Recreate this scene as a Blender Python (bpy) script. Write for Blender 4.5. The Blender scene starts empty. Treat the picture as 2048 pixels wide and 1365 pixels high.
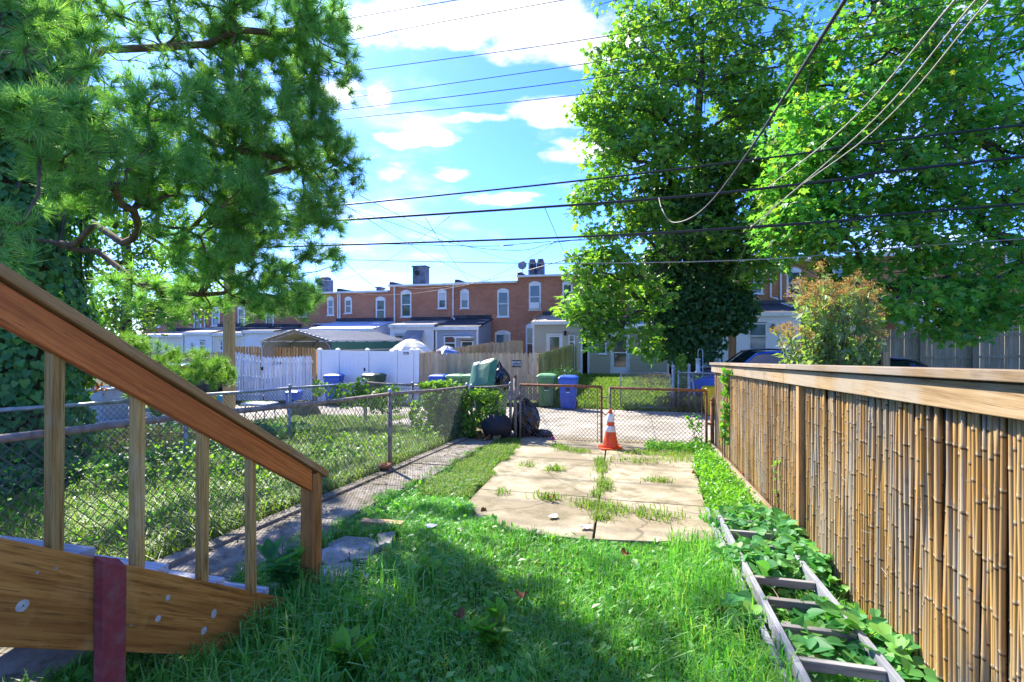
import bpy, math, random
import numpy as np
from mathutils import Vector, Matrix
# ---------------------------------------------------------------- camera, sky, sun, exposure
scene = bpy.context.scene
TH = math.radians(14.0)            # the lens points 14 degrees left of the yard's long axis
ST, CT = math.sin(TH), math.cos(TH)
CZ = 1.85                          # lens height
F = 1024.0                         # focal length in pixels of the 2048 wide photograph
cam = bpy.data.objects.new('camera', bpy.data.cameras.new('camera'))
scene.collection.objects.link(cam)
cam.data.lens = 18.0; cam.data.sensor_width = 36.0
cam.data.clip_start = 0.05; cam.data.clip_end = 4000
cam.location = (0, 0, CZ); cam.rotation_euler = (math.radians(90), 0, TH)
scene.camera = cam
SUN_EL = math.radians(42.0)
SUN_DIR = np.array([-0.73, 0.68]); SUN_DIR /= np.linalg.norm(SUN_DIR)   # towards the sun, in plan
world = bpy.data.worlds.new('World'); scene.world = world; world.use_nodes = True
def build_world():
    nt = world.node_tree; N = nt.nodes; L = nt.links; N.clear()
    out = N.new('ShaderNodeOutputWorld'); bg = N.new('ShaderNodeBackground')
    sky = N.new('ShaderNodeTexSky'); sky.sky_type = 'NISHITA'; sky.sun_disc = False
    sky.sun_elevation = SUN_EL; sky.sun_rotation = math.atan2(SUN_DIR[0], SUN_DIR[1])
    sky.altitude = 0; sky.air_density = 1.0; sky.dust_density = 0.4; sky.ozone_density = 2.2
    hs = N.new('ShaderNodeHueSaturation'); hs.inputs['Saturation'].default_value = 1.22
    hs.inputs['Value'].default_value = 1.0
    L.new(sky.outputs[0], hs.inputs['Color'])
    tint = N.new('ShaderNodeMix'); tint.data_type = 'RGBA'; tint.blend_type = 'MULTIPLY'; tint.inputs[0].default_value = 1.0
    L.new(hs.outputs[0], tint.inputs[6]); tint.inputs[7].default_value = SKY_TINT
    tc = N.new('ShaderNodeTexCoord')
    def math_(op, a, b=None, c=None):
        m = N.new('ShaderNodeMath'); m.operation = op
        for i, v in enumerate((a, b, c)):
            if v is None: continue
            if hasattr(v, 'is_output') or hasattr(v, 'links'): L.new(v, m.inputs[i])
            else: m.inputs[i].default_value = v
        return m.outputs[0]
    sep = N.new('ShaderNodeSeparateXYZ'); L.new(tc.outputs['Generated'], sep.inputs[0])
    # cloud layer: the direction projected on a flat ceiling
    dz = math_('MAXIMUM', sep.outputs[2], 0.0)
    k = math_('ADD', dz, 0.10)
    cx = math_('DIVIDE', sep.outputs[0], k); cy = math_('DIVIDE', sep.outputs[1], k)
    comb = N.new('ShaderNodeCombineXYZ'); L.new(cx, comb.inputs[0]); L.new(cy, comb.inputs[1])
    n1 = N.new('ShaderNodeTexNoise'); n1.inputs['Scale'].default_value = 2.1; n1.inputs['Detail'].default_value = 7
    n1.inputs['Roughness'].default_value = 0.55; L.new(comb.outputs[0], n1.inputs['Vector'])
    n2 = N.new('ShaderNodeTexNoise'); n2.inputs['Scale'].default_value = 0.55; n2.inputs['Detail'].default_value = 2
    mp = N.new('ShaderNodeMapping'); mp.inputs['Location'].default_value = (3.1, 7.7, 0)
    L.new(comb.outputs[0], mp.inputs[0]); L.new(mp.outputs[0], n2.inputs['Vector'])
    base = math_('MULTIPLY_ADD', n2.outputs['Fac'], 0.9, math_('MULTIPLY', n1.outputs['Fac'], 1.0))
    base = math_('SUBTRACT', base, 0.95)
    # the cumulus seen in the gap between the trees, as soft lumps given by compass direction and height
    def ang(px, py):
        a = (px - 1024) / F; b = (682.5 - py) / F
        d = Vector((-ST + a * CT, CT + a * ST, b)).normalized()
        return d.x / (d.z + 0.10), d.y / (d.z + 0.10)
    dens = base
    for (x, y, rx, ry, s) in CLOUDS:
        c0 = ang(x, y); c1 = ang(x + rx, y); c2 = ang(x, y - ry)
        e1 = (c1[0] - c0[0], c1[1] - c0[1]); e2 = (c2[0] - c0[0], c2[1] - c0[1])
        det = e1[0] * e2[1] - e1[1] * e2[0]
        ux = math_('SUBTRACT', cx, c0[0]); uy = math_('SUBTRACT', cy, c0[1])
        p = math_('MULTIPLY_ADD', ux, e2[1] / det, math_('MULTIPLY', uy, -e2[0] / det))
        q = math_('MULTIPLY_ADD', ux, -e1[1] / det, math_('MULTIPLY', uy, e1[0] / det))
        r2 = math_('MULTIPLY_ADD', p, p, math_('MULTIPLY', q, q))
        lump = math_('SUBTRACT', 0.62 * s, math_('MULTIPLY', r2, 0.62))
        lump = math_('MULTIPLY_ADD', math_('SUBTRACT', n3f(N, L, comb), 0.5), 2.3, lump)
        dens = math_('MAXIMUM', dens, lump)
    mr = N.new('ShaderNodeMapRange'); mr.interpolation_type = 'SMOOTHSTEP'
    mr.inputs['From Min'].default_value = 0.0; mr.inputs['From Max'].default_value = 0.55
    L.new(dens, mr.inputs['Value'])
    fac = math_('MULTIPLY', mr.outputs[0], 0.93)
    mix = N.new('ShaderNodeMix'); mix.data_type = 'RGBA'
    L.new(fac, mix.inputs['Factor']); L.new(tint.outputs[2], mix.inputs[6])
    cc = N.new('ShaderNodeMix'); cc.data_type = 'RGBA'
    shade = N.new('ShaderNodeMapRange'); shade.inputs['From Min'].default_value = .35; shade.inputs['From Max'].default_value = .62; L.new(n1.outputs['Fac'], shade.inputs['Value'])
    L.new(shade.outputs[0], cc.inputs[0]); cc.inputs[6].default_value = (CLOUD_V * .42, CLOUD_V * .45, CLOUD_V * .52, 1); cc.inputs[7].default_value = (CLOUD_V * 1.12, CLOUD_V * 1.08, CLOUD_V * 1.04, 1)
    L.new(cc.outputs[2], mix.inputs[7])
    L.new(mix.outputs[2], bg.inputs['Color'])
    bg.inputs['Strength'].default_value = SKY_STRENGTH
    L.new(bg.outputs[0], out.inputs[0])
_n3 = []
def n3f(N, L, comb):
    if not _n3:
        n3 = N.new('ShaderNodeTexNoise'); n3.inputs['Scale'].default_value = 4.5; n3.inputs['Detail'].default_value = 6
        n3.inputs['Roughness'].default_value = 0.6
        L.new(comb.outputs[0], n3.inputs['Vector']); _n3.append(n3.outputs['Fac'])
    return _n3[0]
CLOUDS = [(960, 40, 330, 75, 1.0), (1130, 90, 190, 60, 1.0), (760, 60, 120, 60, .8), (1110, 225, 110, 45, .9), (950, 238, 90, 16, .75),
          (845, 275, 95, 28, .85), (675, 190, 60, 40, .8), (760, 195, 35, 40, .7), (1160, 300, 100, 35, .85), (900, 348, 60, 22, .8),
          (790, 345, 50, 28, .75), (1000, 400, 110, 22, .65)]
SKY_STRENGTH = 0.14; CLOUD_V = 2.3; SKY_TINT = (.165, .24, .47, 1)
build_world()
sun = bpy.data.objects.new('sun', bpy.data.lights.new('sun', 'SUN'))
scene.collection.objects.link(sun)
sun.data.energy = 2.0; sun.data.angle = math.radians(0.53); sun.data.color = (1.0, 0.95, 0.86)
_d = Vector((SUN_DIR[0] * math.cos(SUN_EL), SUN_DIR[1] * math.cos(SUN_EL), math.sin(SUN_EL)))
sun.rotation_euler = _d.to_track_quat('Z', 'Y').to_euler()
sun.location = (-20, 30, 40)
vs = scene.view_settings
vs.view_transform = 'Standard'; vs.look = 'None'; vs.gamma = 1.0; vs.use_curve_mapping = False
vs.exposure = 2.85
scene.render.engine = 'CYCLES'
scene.cycles.use_denoising = True
scene.cycles.max_bounces = 8; scene.cycles.diffuse_bounces = 4; scene.cycles.glossy_bounces = 3
scene.cycles.transmission_bounces = 4; scene.cycles.transparent_max_bounces = 8
scene.cycles.sample_clamp_indirect = 6.0
# ---------------------------------------------------------------- helpers
random.seed(7); RNG = np.random.default_rng(11)
COL = scene.collection
ORG = {}
def ray(px, py):
    a = (px - 1024) / F; b = (682.5 - py) / F
    return np.array([-ST + a * CT, CT + a * ST, b])
CAM = np.array([0, 0, CZ])
def pD(px, py, D): return CAM + ray(px, py) * D
def pv(px, py, v):
    r = ray(px, py); return CAM + r * (v / r[1])
def pu(px, py, u):
    r = ray(px, py); return CAM + r * (u / r[0])
def g(u, v):
    """ground height: the yard falls towards the alley, the far yards rise again; the street falls to the left"""
    u = np.asarray(u, float); v = np.asarray(v, float)
    a = 0.45 - 0.045 * np.clip(v, -20, 16)
    t = np.clip((v - 16) / 12, 0, 1); b = a + t * 0.33
    left = np.clip(-3.1 - u, 0, 30); right = np.clip(u - 2.0, 0, 14) * np.clip((v - 9) / 5, 0, 1)
    return b - 0.028 * left + 0.026 * right
def pg(px, py, dz=0.0):
    r = ray(px, py); D = 5.0
    for _ in range(60):
        p = CAM + r * D
        D = 0.5 * D + 0.5 * (CZ - g(p[0], p[1]) - dz) / max(1e-4, -r[2])
    p = CAM + r * D; return np.array([p[0], p[1], float(g(p[0], p[1])) + dz])
def tag(o, label, cat, group=None):
    o['label'] = label; o['category'] = cat
    if group: o['group'] = group
    return o
def thing(name, label, cat, loc=(0, 0, 0), rz=0.0, group=None):
    o = bpy.data.objects.new(name, None); COL.objects.link(o)
    o.empty_display_size = 0.2
    o.location = loc; o.rotation_euler = (0, 0, rz)
    ORG[o.name] = np.array(loc, float)
    return tag(o, label, cat, group)
def mesh_np(name, V, Fs, mat, parent=None, smooth=False, local=False):
    """V (n,3); Fs: list of int arrays (m,k), or one such array"""
    if not isinstance(Fs, list): Fs = [Fs]
    V = np.asarray(V, np.float32).reshape(-1, 3)
    o0 = np.zeros(3)
    if parent is not None and not local: o0 = ORG[parent.name]
    V = V - o0.astype(np.float32)
    me = bpy.data.meshes.new(name)
    loops = np.concatenate([f.ravel() for f in Fs]).astype(np.int32)
    tot = np.concatenate([np.full(len(f), f.shape[1], np.int32) for f in Fs])
    start = np.concatenate([[0], np.cumsum(tot)[:-1]]).astype(np.int32)
    me.vertices.add(len(V)); me.vertices.foreach_set('co', V.ravel())
    me.loops.add(len(loops)); me.loops.foreach_set('vertex_index', loops)
    me.polygons.add(len(tot)); me.polygons.foreach_set('loop_start', start); me.polygons.foreach_set('loop_total', tot)
    me.polygons.foreach_set('use_smooth', np.full(len(tot), smooth))
    me.update(calc_edges=True); me.validate()
    me.materials.append(mat)
    return link(name, me, parent, o0)
def link(name, me, parent=None, org=None, loc=None):
    o = bpy.data.objects.new(name, me); COL.objects.link(o)
    if parent is not None: o.parent = parent
    if loc is not None: o.location = loc
    ORG[o.name] = np.zeros(3) if org is None else np.array(org, float)
    return o
class MB:
    def __init__(s): s.v = []; s.f = []
    def add(s, vs, fs):
        n = len(s.v); s.v += [tuple(map(float, p)) for p in vs]; s.f += [tuple(i + n for i in f) for f in fs]; return s
    def bx(s, x0, x1, y0, y1, z0, z1):
        vs = [(x, y, z) for z in (z0, z1) for x, y in ((x0, y0), (x1, y0), (x1, y1), (x0, y1))]
        return s.add(vs, [(0, 3, 2, 1), (4, 5, 6, 7), (0, 1, 5, 4), (1, 2, 6, 5), (2, 3, 7, 6), (3, 0, 4, 7)])
    def beam(s, p, q, w, h, up=(0, 0, 1), taper=1.0):
        """bar from p to q, w across, h along up"""
        p = np.array(p, float); q = np.array(q, float); d = (q - p) / np.linalg.norm(q - p)
        up = np.array(up, float); r = np.cross(d, up); r /= np.linalg.norm(r); u = np.cross(r, d)
        vs = []
        for c, t in ((p, 1.0), (q, taper)):
            for a, b in ((-1, -1), (1, -1), (1, 1), (-1, 1)): vs.append(c + r * a * w / 2 * t + u * b * h / 2 * t)
        return s.add(vs, [(0, 1, 2, 3), (7, 6, 5, 4), (0, 4, 5, 1), (1, 5, 6, 2), (2, 6, 7, 3), (3, 7, 4, 0)])
    def tube(s, pts, r, n=6, cap=True):
        P = np.array(pts, float); m = len(P)
        R = np.full(m, r, float) if np.isscalar(r) else np.array(r, float)
        T = np.gradient(P, axis=0); T /= np.maximum(np.linalg.norm(T, axis=1, keepdims=True), 1e-9)
        ref = np.array([0, 0, 1.0]) if abs(T[0][2]) < 0.9 else np.array([1.0, 0, 0])
        vs = []
        for i in range(m):
            a = np.cross(T[i], ref); a /= max(np.linalg.norm(a), 1e-9); b = np.cross(T[i], a)
            for k in range(n):
                t = 2 * math.pi * k / n; vs.append(P[i] + R[i] * (math.cos(t) * a + math.sin(t) * b))
        fs = [(i * n + k, (i + 1) * n + k, (i + 1) * n + (k + 1) % n, i * n + (k + 1) % n) for i in range(m - 1) for k in range(n)]
        if cap: fs += [tuple(range(n)), tuple((m - 1) * n + k for k in reversed(range(n)))]
        return s.add(vs, fs)
    def lathe(s, prof, n=16, c=(0, 0, 0), M=None):
        """prof: (radius, height) pairs, turned about z at c (or through matrix M)"""
        vs = []; m = len(prof)
        for r, z in prof:
            for k in range(n):
                t = 2 * math.pi * k / n; p = Vector((r * math.cos(t), r * math.sin(t), z))
                if M is not None: p = M @ p
                vs.append((p[0] + c[0], p[1] + c[1], p[2] + c[2]))
        fs = [(i * n + k, i * n + (k + 1) % n, (i + 1) * n + (k + 1) % n, (i + 1) * n + k) for i in range(m - 1) for k in range(n)]
        fs += [tuple(reversed(range(n))), tuple((m - 1) * n + k for k in range(n))]
        return s.add(vs, fs)
    def prism(s, poly, y0, y1, axis='y'):
        """poly in (x,z) drawn out from y0 to y1 (axis y), or (y,z) along x, or (x,y) along z"""
        n = len(poly); vs = []
        for y in (y0, y1):
            for a, b in poly: vs.append((a, y, b) if axis == 'y' else (y, a, b) if axis == 'x' else (a, b, y))
        fs = [tuple(range(n)), tuple(reversed(range(n, 2 * n)))] + [(i, i + n, (i + 1) % n + n, (i + 1) % n) for i in range(n)]
        return s.add(vs, fs)
    def build(s, name, mat, parent=None, smooth=False, local=False, bevel=0.0):
        o0 = np.zeros(3)
        if parent is not None and not local: o0 = ORG[parent.name]
        me = bpy.data.meshes.new(name)
        me.from_pydata([(x - o0[0], y - o0[1], z - o0[2]) for x, y, z in s.v], [], s.f)
        me.update(); me.materials.append(mat)
        import bmesh
        bm = bmesh.new(); bm.from_mesh(me); bmesh.ops.recalc_face_normals(bm, faces=bm.faces); bm.to_mesh(me); bm.free()
        if smooth: me.polygons.foreach_set('use_smooth', [True] * len(me.polygons))
        o = link(name, me, parent, o0)
        if bevel:
            b = o.modifiers.new('bevel', 'BEVEL'); b.width = bevel; b.segments = 2; b.limit_method = 'ANGLE'
        return o
# ---------------------------------------------------------------- materials
class NT:
    def __init__(s, name):
        s.m = bpy.data.materials.new(name); s.m.use_nodes = True; s.N = s.m.node_tree.nodes; s.L = s.m.node_tree.links
        s.N.clear(); s.out = s.N.new('ShaderNodeOutputMaterial'); s.p = s.N.new('ShaderNodeBsdfPrincipled')
        s.L.new(s.p.outputs[0], s.out.inputs[0]); s.pos = None
    def P(s):
        if s.pos is None: s.geo = s.N.new('ShaderNodeNewGeometry'); s.pos = s.geo.outputs['Position']
        return s.pos
    def vm(s, op, a, b=None):
        m = s.N.new('ShaderNodeVectorMath'); m.operation = op
        for i, v in enumerate((a, b)):
            if v is None: continue
            if hasattr(v, 'is_output'): s.L.new(v, m.inputs[i])
            elif op == 'SCALE' and i == 1: m.inputs['Scale'].default_value = v
            else: m.inputs[i].default_value = v
        return m
    def ma(s, op, a, b=None):
        m = s.N.new('ShaderNodeMath'); m.operation = op
        for i, v in enumerate((a, b)):
            if v is None: continue
            if hasattr(v, 'is_output'): s.L.new(v, m.inputs[i])
            else: m.inputs[i].default_value = v
        return m.outputs[0]
    def noise(s, scale, detail=3, vec=None, rough=.55):
        n = s.N.new('ShaderNodeTexNoise'); n.inputs['Scale'].default_value = scale; n.inputs['Detail'].default_value = detail
        n.inputs['Roughness'].default_value = rough
        s.L.new(vec if vec is not None else s.P(), n.inputs['Vector']); return n.outputs['Fac']
    def ramp(s, fac, stops):
        r = s.N.new('ShaderNodeValToRGB'); e = r.color_ramp.elements
        while len(e) < len(stops): e.new(0.5)
        for i, (p, c) in enumerate(stops):
            e[i].position = p; c = (c, c, c) if not hasattr(c, '__len__') else c; e[i].color = (*c[:3], 1)
        s.L.new(fac, r.inputs[0]); return r.outputs[0]
    def mix(s, fac, a, b, mode='MIX'):
        m = s.N.new('ShaderNodeMix'); m.data_type = 'RGBA'; m.blend_type = mode
        for i, v in ((0, fac), (6, a), (7, b)):
            if hasattr(v, 'is_output'): s.L.new(v, m.inputs[i])
            elif i == 0: m.inputs[0].default_value = v
            else:
                v = (v, v, v) if not hasattr(v, '__len__') else v; m.inputs[i].default_value = (*v[:3], 1)
        return m.outputs[2]
    def grain(s, axis, lo, hi):
        a = Vector(axis).normalized(); d = s.vm('DOT_PRODUCT', s.P(), tuple(a)).outputs['Value']
        sc = s.N.new('ShaderNodeVectorMath'); sc.operation = 'SCALE'; sc.inputs[0].default_value = tuple(a)
        s.L.new(s.ma('MULTIPLY', d, lo - hi), sc.inputs['Scale'])
        h = s.vm('SCALE', s.P()); h.inputs['Scale'].default_value = hi
        return s.vm('ADD', h.outputs[0], sc.outputs[0]).outputs[0]
    def rnd(s):
        o = s.N.new('ShaderNodeObjectInfo'); return o.outputs['Random']
    def island(s):
        s.P(); return s.geo.outputs['Random Per Island']
    def bump(s, h, strength=.3, dist=.01):
        b = s.N.new('ShaderNodeBump'); b.inputs['Strength'].default_value = strength; b.inputs['Distance'].default_value = dist
        s.L.new(h, b.inputs['Height']); s.L.new(b.outputs[0], s.p.inputs['Normal'])
    def done(s, col, rough=.7, metal=0.0, spec=.4):
        if hasattr(col, 'is_output'): s.L.new(col, s.p.inputs['Base Color'])
        else: s.p.inputs['Base Color'].default_value = (*col, 1)
        if hasattr(rough, 'is_output'): s.L.new(rough, s.p.inputs['Roughness'])
        else: s.p.inputs['Roughness'].default_value = rough
        s.p.inputs['Metallic'].default_value = metal; s.p.inputs['Specular IOR Level'].default_value = spec
        return s.m
def plain(name, c, rough=.6, metal=0.0, var=.18, scale=6.0, spec=.4, bump=0.0, dirt=None):
    t = NT(name); n = t.noise(scale, 4)
    a = tuple(x * (1 - var) for x in c); b = tuple(min(1, x * (1 + var)) for x in c)
    col = t.ramp(n, [(.3, a), (.7, b)])
    if dirt: col = t.mix(t.ramp(t.noise(scale * .45, 5), [(.5, 0), (.72, 1)]), col, dirt)
    if bump: t.bump(t.noise(scale * 12, 3), bump, .004)
    return t.done(col, rough, metal, spec)
def wood(name, a, b, dark, axis=(0, 0, 1), lo=1.2, hi=26.0, rough=.75, knots=True, grey=None, greyamt=.5, objvar=.32):
    t = NT(name); vec = t.grain(axis, lo * 2.2, hi * 2.6)
    n = t.noise(1.0, 6, vec, .65)
    col = t.ramp(n, [(.30, dark), (.43, a), (.60, b), (.72, tuple(x * .8 for x in a))])
    col = t.mix(t.ramp(t.noise(1.0, 3, t.grain(axis, .6, 6)), [(.38, .55), (.6, 0)]), col, tuple(x * .62 for x in a))
    w2 = t.noise(3.2, 3, vec, .6)
    col = t.mix(t.ramp(w2, [(.56, 0), (.70, .75)]), col, tuple(x * .6 for x in dark))
    if grey:
        col = t.mix(t.ramp(t.noise(2.3, 5), [(.68 - greyamt * .35, 0), (.85 - greyamt * .35, .8)]), col, grey)
    if knots:
        vo = t.N.new('ShaderNodeTexVoronoi'); vo.inputs['Scale'].default_value = 1.0
        t.L.new(t.grain(axis, 2.0, 7.0), vo.inputs['Vector'])
        col = t.mix(t.ramp(vo.outputs['Distance'], [(.03, .75), (.12, 0)]), col, tuple(x * .45 for x in dark))
    k = t.ma('ADD', t.ma('MULTIPLY', t.rnd(), objvar), 1 - objvar / 2)
    sc = t.N.new('ShaderNodeVectorMath'); sc.operation = 'SCALE'; t.L.new(col, sc.inputs[0]); t.L.new(k, sc.inputs['Scale'])
    t.bump(n, .5, .004)
    return t.done(sc.outputs[0], rough, 0, .25)
def leaf(name, cols, trans=.4, rough=.5, patch=.35, pscale=1.2, spec=.35):
    """cols: colours spread over single leaves"""
    t = NT(name); k = len(cols)
    col = t.ramp(t.island(), [(i / (k - 1), c) for i, c in enumerate(cols)])
    n = t.noise(pscale, 3)
    sc = t.N.new('ShaderNodeVectorMath'); sc.operation = 'SCALE'; t.L.new(col, sc.inputs[0])
    t.L.new(t.ma('ADD', t.ma('MULTIPLY', n, patch * 2), 1 - patch), sc.inputs['Scale'])
    col = sc.outputs[0]
    t.done(col, rough, 0, spec)
    tr = t.N.new('ShaderNodeBsdfTranslucent')
    tcol = t.mix(1.0, col, (1.35, 1.5, .55), 'MULTIPLY'); t.L.new(tcol, tr.inputs[0])
    mx = t.N.new('ShaderNodeMixShader'); mx.inputs[0].default_value = trans
    t.L.new(t.p.outputs[0], mx.inputs[1]); t.L.new(tr.outputs[0], mx.inputs[2]); t.L.new(mx.outputs[0], t.out.inputs[0])
    return t.m
def brickmat(name, c1, c2, mortar):
    t = NT(name)
    sp = t.N.new('ShaderNodeSeparateXYZ'); t.L.new(t.P(), sp.inputs[0])
    cb = t.N.new('ShaderNodeCombineXYZ'); t.L.new(t.ma('ADD', sp.outputs[0], sp.outputs[1]), cb.inputs[0]); t.L.new(sp.outputs[2], cb.inputs[1])
    b = t.N.new('ShaderNodeTexBrick'); t.L.new(cb.outputs[0], b.inputs['Vector'])
    b.inputs['Color1'].default_value = (*c1, 1); b.inputs['Color2'].default_value = (*c2, 1); b.inputs['Mortar'].default_value = (*mortar, 1)
    b.inputs['Scale'].default_value = 1.0; b.inputs['Brick Width'].default_value = .215; b.inputs['Row Height'].default_value = .075
    b.inputs['Mortar Size'].default_value = .009; b.inputs['Bias'].default_value = -.1
    col = t.mix(t.ramp(t.noise(.9, 5), [(.35, 0), (.75, .45)]), b.outputs['Color'], tuple(x * .5 for x in c1))
    col = t.mix(t.ramp(t.noise(5.0, 5), [(.6, 0), (.8, .5)]), col, tuple(min(1, x * 1.7 + .04) for x in c1))
    t.bump(b.outputs['Fac'], -.4, .01)
    return t.done(col, .85, 0, .2)
def glassmat(name, c, rough=.08):
    t = NT(name); col = t.ramp(t.noise(1.6, 3), [(.35, tuple(x * .5 for x in c)), (.7, c)])
    t.p.inputs['Coat Weight'].default_value = .6; t.p.inputs['Coat Roughness'].default_value = .03
    return t.done(col, rough, 0, .8)
M = {}
def mk():
    M['soil'] = None
    t = NT('ground_soil')
    n = t.noise(.55, 6); n2 = t.noise(7, 5); n3 = t.noise(40, 4)
    soil = t.ramp(n3, [(.3, (.035, .026, .015)), (.7, (.11, .085, .05))])
    green = t.ramp(n2, [(.3, (.025, .06, .012)), (.7, (.07, .13, .025))])
    t.bump(n3, .8, .02); M['soil'] = t.done(t.mix(t.ramp(n, [(.40, 0), (.58, 1)]), soil, green), .95, 0, .1)
    def concrete(name, a, b, stain, sc=1.0, crack=True):
        t = NT(name); fine = t.noise(90 * sc, 4); mid = t.noise(5 * sc, 6, rough=.65); big = t.noise(1.1 * sc, 4)
        col = t.ramp(mid, [(.28, a), (.62, b)])
        col = t.mix(t.ramp(big, [(.42, 0), (.60, .85)]), col, stain)
        col = t.mix(t.ramp(t.noise(2.6 * sc, 6, rough=.7), [(.50, 0), (.62, .7)]), col, (stain[0] * .62, stain[1] * .66, stain[2] * .55))
        col = t.mix(t.ramp(fine, [(.35, .35), (.55, 0)]), col, tuple(x * .45 for x in a))
        if crack:
            vo = t.N.new('ShaderNodeTexVoronoi'); vo.feature = 'DISTANCE_TO_EDGE'; vo.inputs['Scale'].default_value = .55
            dis = t.vm('SCALE', t.mix(1, (0, 0, 0), t.N.new('ShaderNodeTexNoise').outputs['Color'])); dis.inputs['Scale'].default_value = .6
            nn = [x for x in t.N if x.bl_idname == 'ShaderNodeTexNoise'][-1]; nn.inputs['Scale'].default_value = 1.6; nn.inputs['Detail'].default_value = 5
            t.L.new(t.P(), nn.inputs['Vector'])
            t.L.new(t.vm('ADD', t.P(), dis.outputs[0]).outputs[0], vo.inputs['Vector'])
            col = t.mix(t.ramp(vo.outputs['Distance'], [(.003, .55), (.009, 0)]), col, (.07, .06, .045))
        t.bump(t.ma('ADD', t.ma('MULTIPLY', fine, .6), mid), .5, .012)
        return t.done(col, .9, 0, .15)
    M['pad'] = concrete('old_concrete', (0.317, 0.264, 0.168), (0.459, 0.393, 0.261), (0.238, 0.190, 0.111), 1.2)
    M['path'] = concrete('path_concrete', (0.251, 0.218, 0.168), (0.418, 0.365, 0.284), (0.184, 0.155, 0.110), 1.6, False)
    M['alley'] = concrete('alley_concrete', (0.379, 0.335, 0.260), (0.496, 0.441, 0.352), (0.313, 0.270, 0.206), .6)
    M['paver'] = concrete('paver_concrete', (.36, .32, .30), (.5, .45, .42), (.2, .2, .14), 2.0, False)
    sl = (0, 1, -.635)
    M['rail'] = wood('stained_rail_wood', (0.561, 0.121, 0.018), (0.760, 0.193, 0.035), (0.248, 0.047, 0.009), sl, 1.0, 24, .5, True, (0.561, 0.189, 0.044), .15)
    M['railcap'] = wood('weathered_cap_wood', (0.410, 0.182, 0.050), (0.573, 0.281, 0.091), (0.164, 0.065, 0.020), sl, 1.0, 30, .65, True, (0.546, 0.363, 0.173), .25)
    M['stringer'] = wood('stringer_wood', (0.474, 0.159, 0.025), (0.694, 0.275, 0.052), (0.189, 0.065, 0.012), sl, .9, 20, .6, True, (0.789, 0.399, 0.103), .3)
    M['baluster'] = wood('baluster_wood', (0.515, 0.246, 0.055), (0.715, 0.405, 0.128), (0.216, 0.101, 0.023), (0, 0, 1), 1.3, 30, .75, True, (0.686, 0.531, 0.286), .3)
    M['newel'] = wood('newel_wood', (0.411, 0.137, 0.029), (0.600, 0.239, 0.058), (0.173, 0.051, 0.012), (0, 0, 1), 1.2, 22, .7, True, (0.567, 0.285, 0.079), .25)
    M['tread'] = wood('grey_tread_wood', (.46, .44, .42), (.60, .58, .55), (.13, .12, .115), (1, 0, 0), 1.0, 34, .85, False)
    M['redpost'] = plain('red_painted_post', (.33, .05, .045), .6, 0, .18, 40, .3, .4, (.34, .11, .085))
    M['capwood'] = wood('fence_cap_wood', (0.275, 0.182, 0.091), (0.357, 0.261, 0.151), (0.144, 0.087, 0.042), (0, 1, 0), .8, 20, .75, True, (0.275, 0.231, 0.181), .85)
    M['faceboard'] = wood('fence_face_wood', (0.298, 0.193, 0.088), (0.376, 0.267, 0.141), (0.156, 0.087, 0.035), (0, 1, 0), .8, 20, .75, True, (0.298, 0.249, 0.182), .85)
    M['batten'] = wood('batten_wood', (.44, .25, .10), (.54, .35, .17), (.23, .12, .05), (0, 0, 1), .9, 20, .7, True)
    # bamboo: tan canes, some still orange, some bleached grey
    t = NT('bamboo'); r = t.rnd(); vec = t.grain((0, 0, 1), 2.5, 70)
    base = t.ramp(r, [(0, (.37, .20, .045)), (.18, (.46, .28, .08)), (.36, (.33, .185, .055)), (.52, (.40, .235, .065)), (.68, (.28, .18, .075)), (.84, (.44, .23, .05)), (1, (.38, .25, .10))])
    col = t.mix(t.ramp(t.noise(1.4, 4, t.grain((0, 0, 1), .9, 8.0)), [(.46, 0), (.62, .8)]), base, (.30, .27, .21))
    col = t.mix(t.ramp(t.noise(1.2, 4, vec), [(.56, 0), (.72, .45)]), col, (.16, .085, .03))
    col = t.mix(t.ramp(t.noise(16, 4), [(.62, 0), (.72, .6)]), col, (.09, .06, .035))
    M['bamboo'] = t.done(col, .42, 0, .4)
    M['bamboonode'] = plain('bamboo_node_ring', (.42, .31, .17), .6, 0, .35, 30, .3)
    M['bambooscar'] = plain('bamboo_node_scar', (.12, .07, .03), .7, 0, .2, 30, .2)
    M['ladder'] = wood('bleached_ladder_wood', (0.232, 0.240, 0.248), (0.320, 0.328, 0.336), (0.136, 0.136, 0.140), (0, 1, 0), .8, 26, .8, False, (0.264, 0.240, 0.200), .3)
    M['rung'] = wood('bleached_rung_wood', (0.224, 0.212, 0.187), (0.304, 0.288, 0.257), (0.088, 0.080, 0.070), (1, 0, 0), .8, 26, .8, False, (0.264, 0.224, 0.156), .35)
    M['galv'] = plain('galvanised_steel', (.36, .36, .355), .5, .4, .2, 14, .5, .15, (.20, .17, .14))
    M['rustpipe'] = plain('rusted_fence_pipe', (.30, .235, .185), .7, .3, .35, 18, .3, .3, (.14, .085, .05))
    M['rust'] = plain('rusty_steel', (.26, .115, .055), .85, .2, .4, 30, .3, .4, (.10, .05, .03))
    M['wire'] = plain('chain_wire', (.12, .11, .10), .6, .2, .2, 20, .4)
    M['wirerust'] = plain('old_chain_wire', (.13, .085, .055), .7, .2, .3, 20, .3)
    M['cable'] = plain('black_cable', (.018, .018, .020), .55, 0, .2, 8, .4)
    M['cablegrey'] = plain('grey_cable', (.23, .22, .21), .6, 0, .2, 8, .4)
    M['cabletan'] = plain('tan_cable', (.36, .33, .27), .6, 0, .2, 8, .4)
    M['orange'] = plain('cone_orange', (.80, .085, .012), .45, 0, .12, 10, .4, .1, (.5, .07, .02))
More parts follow.
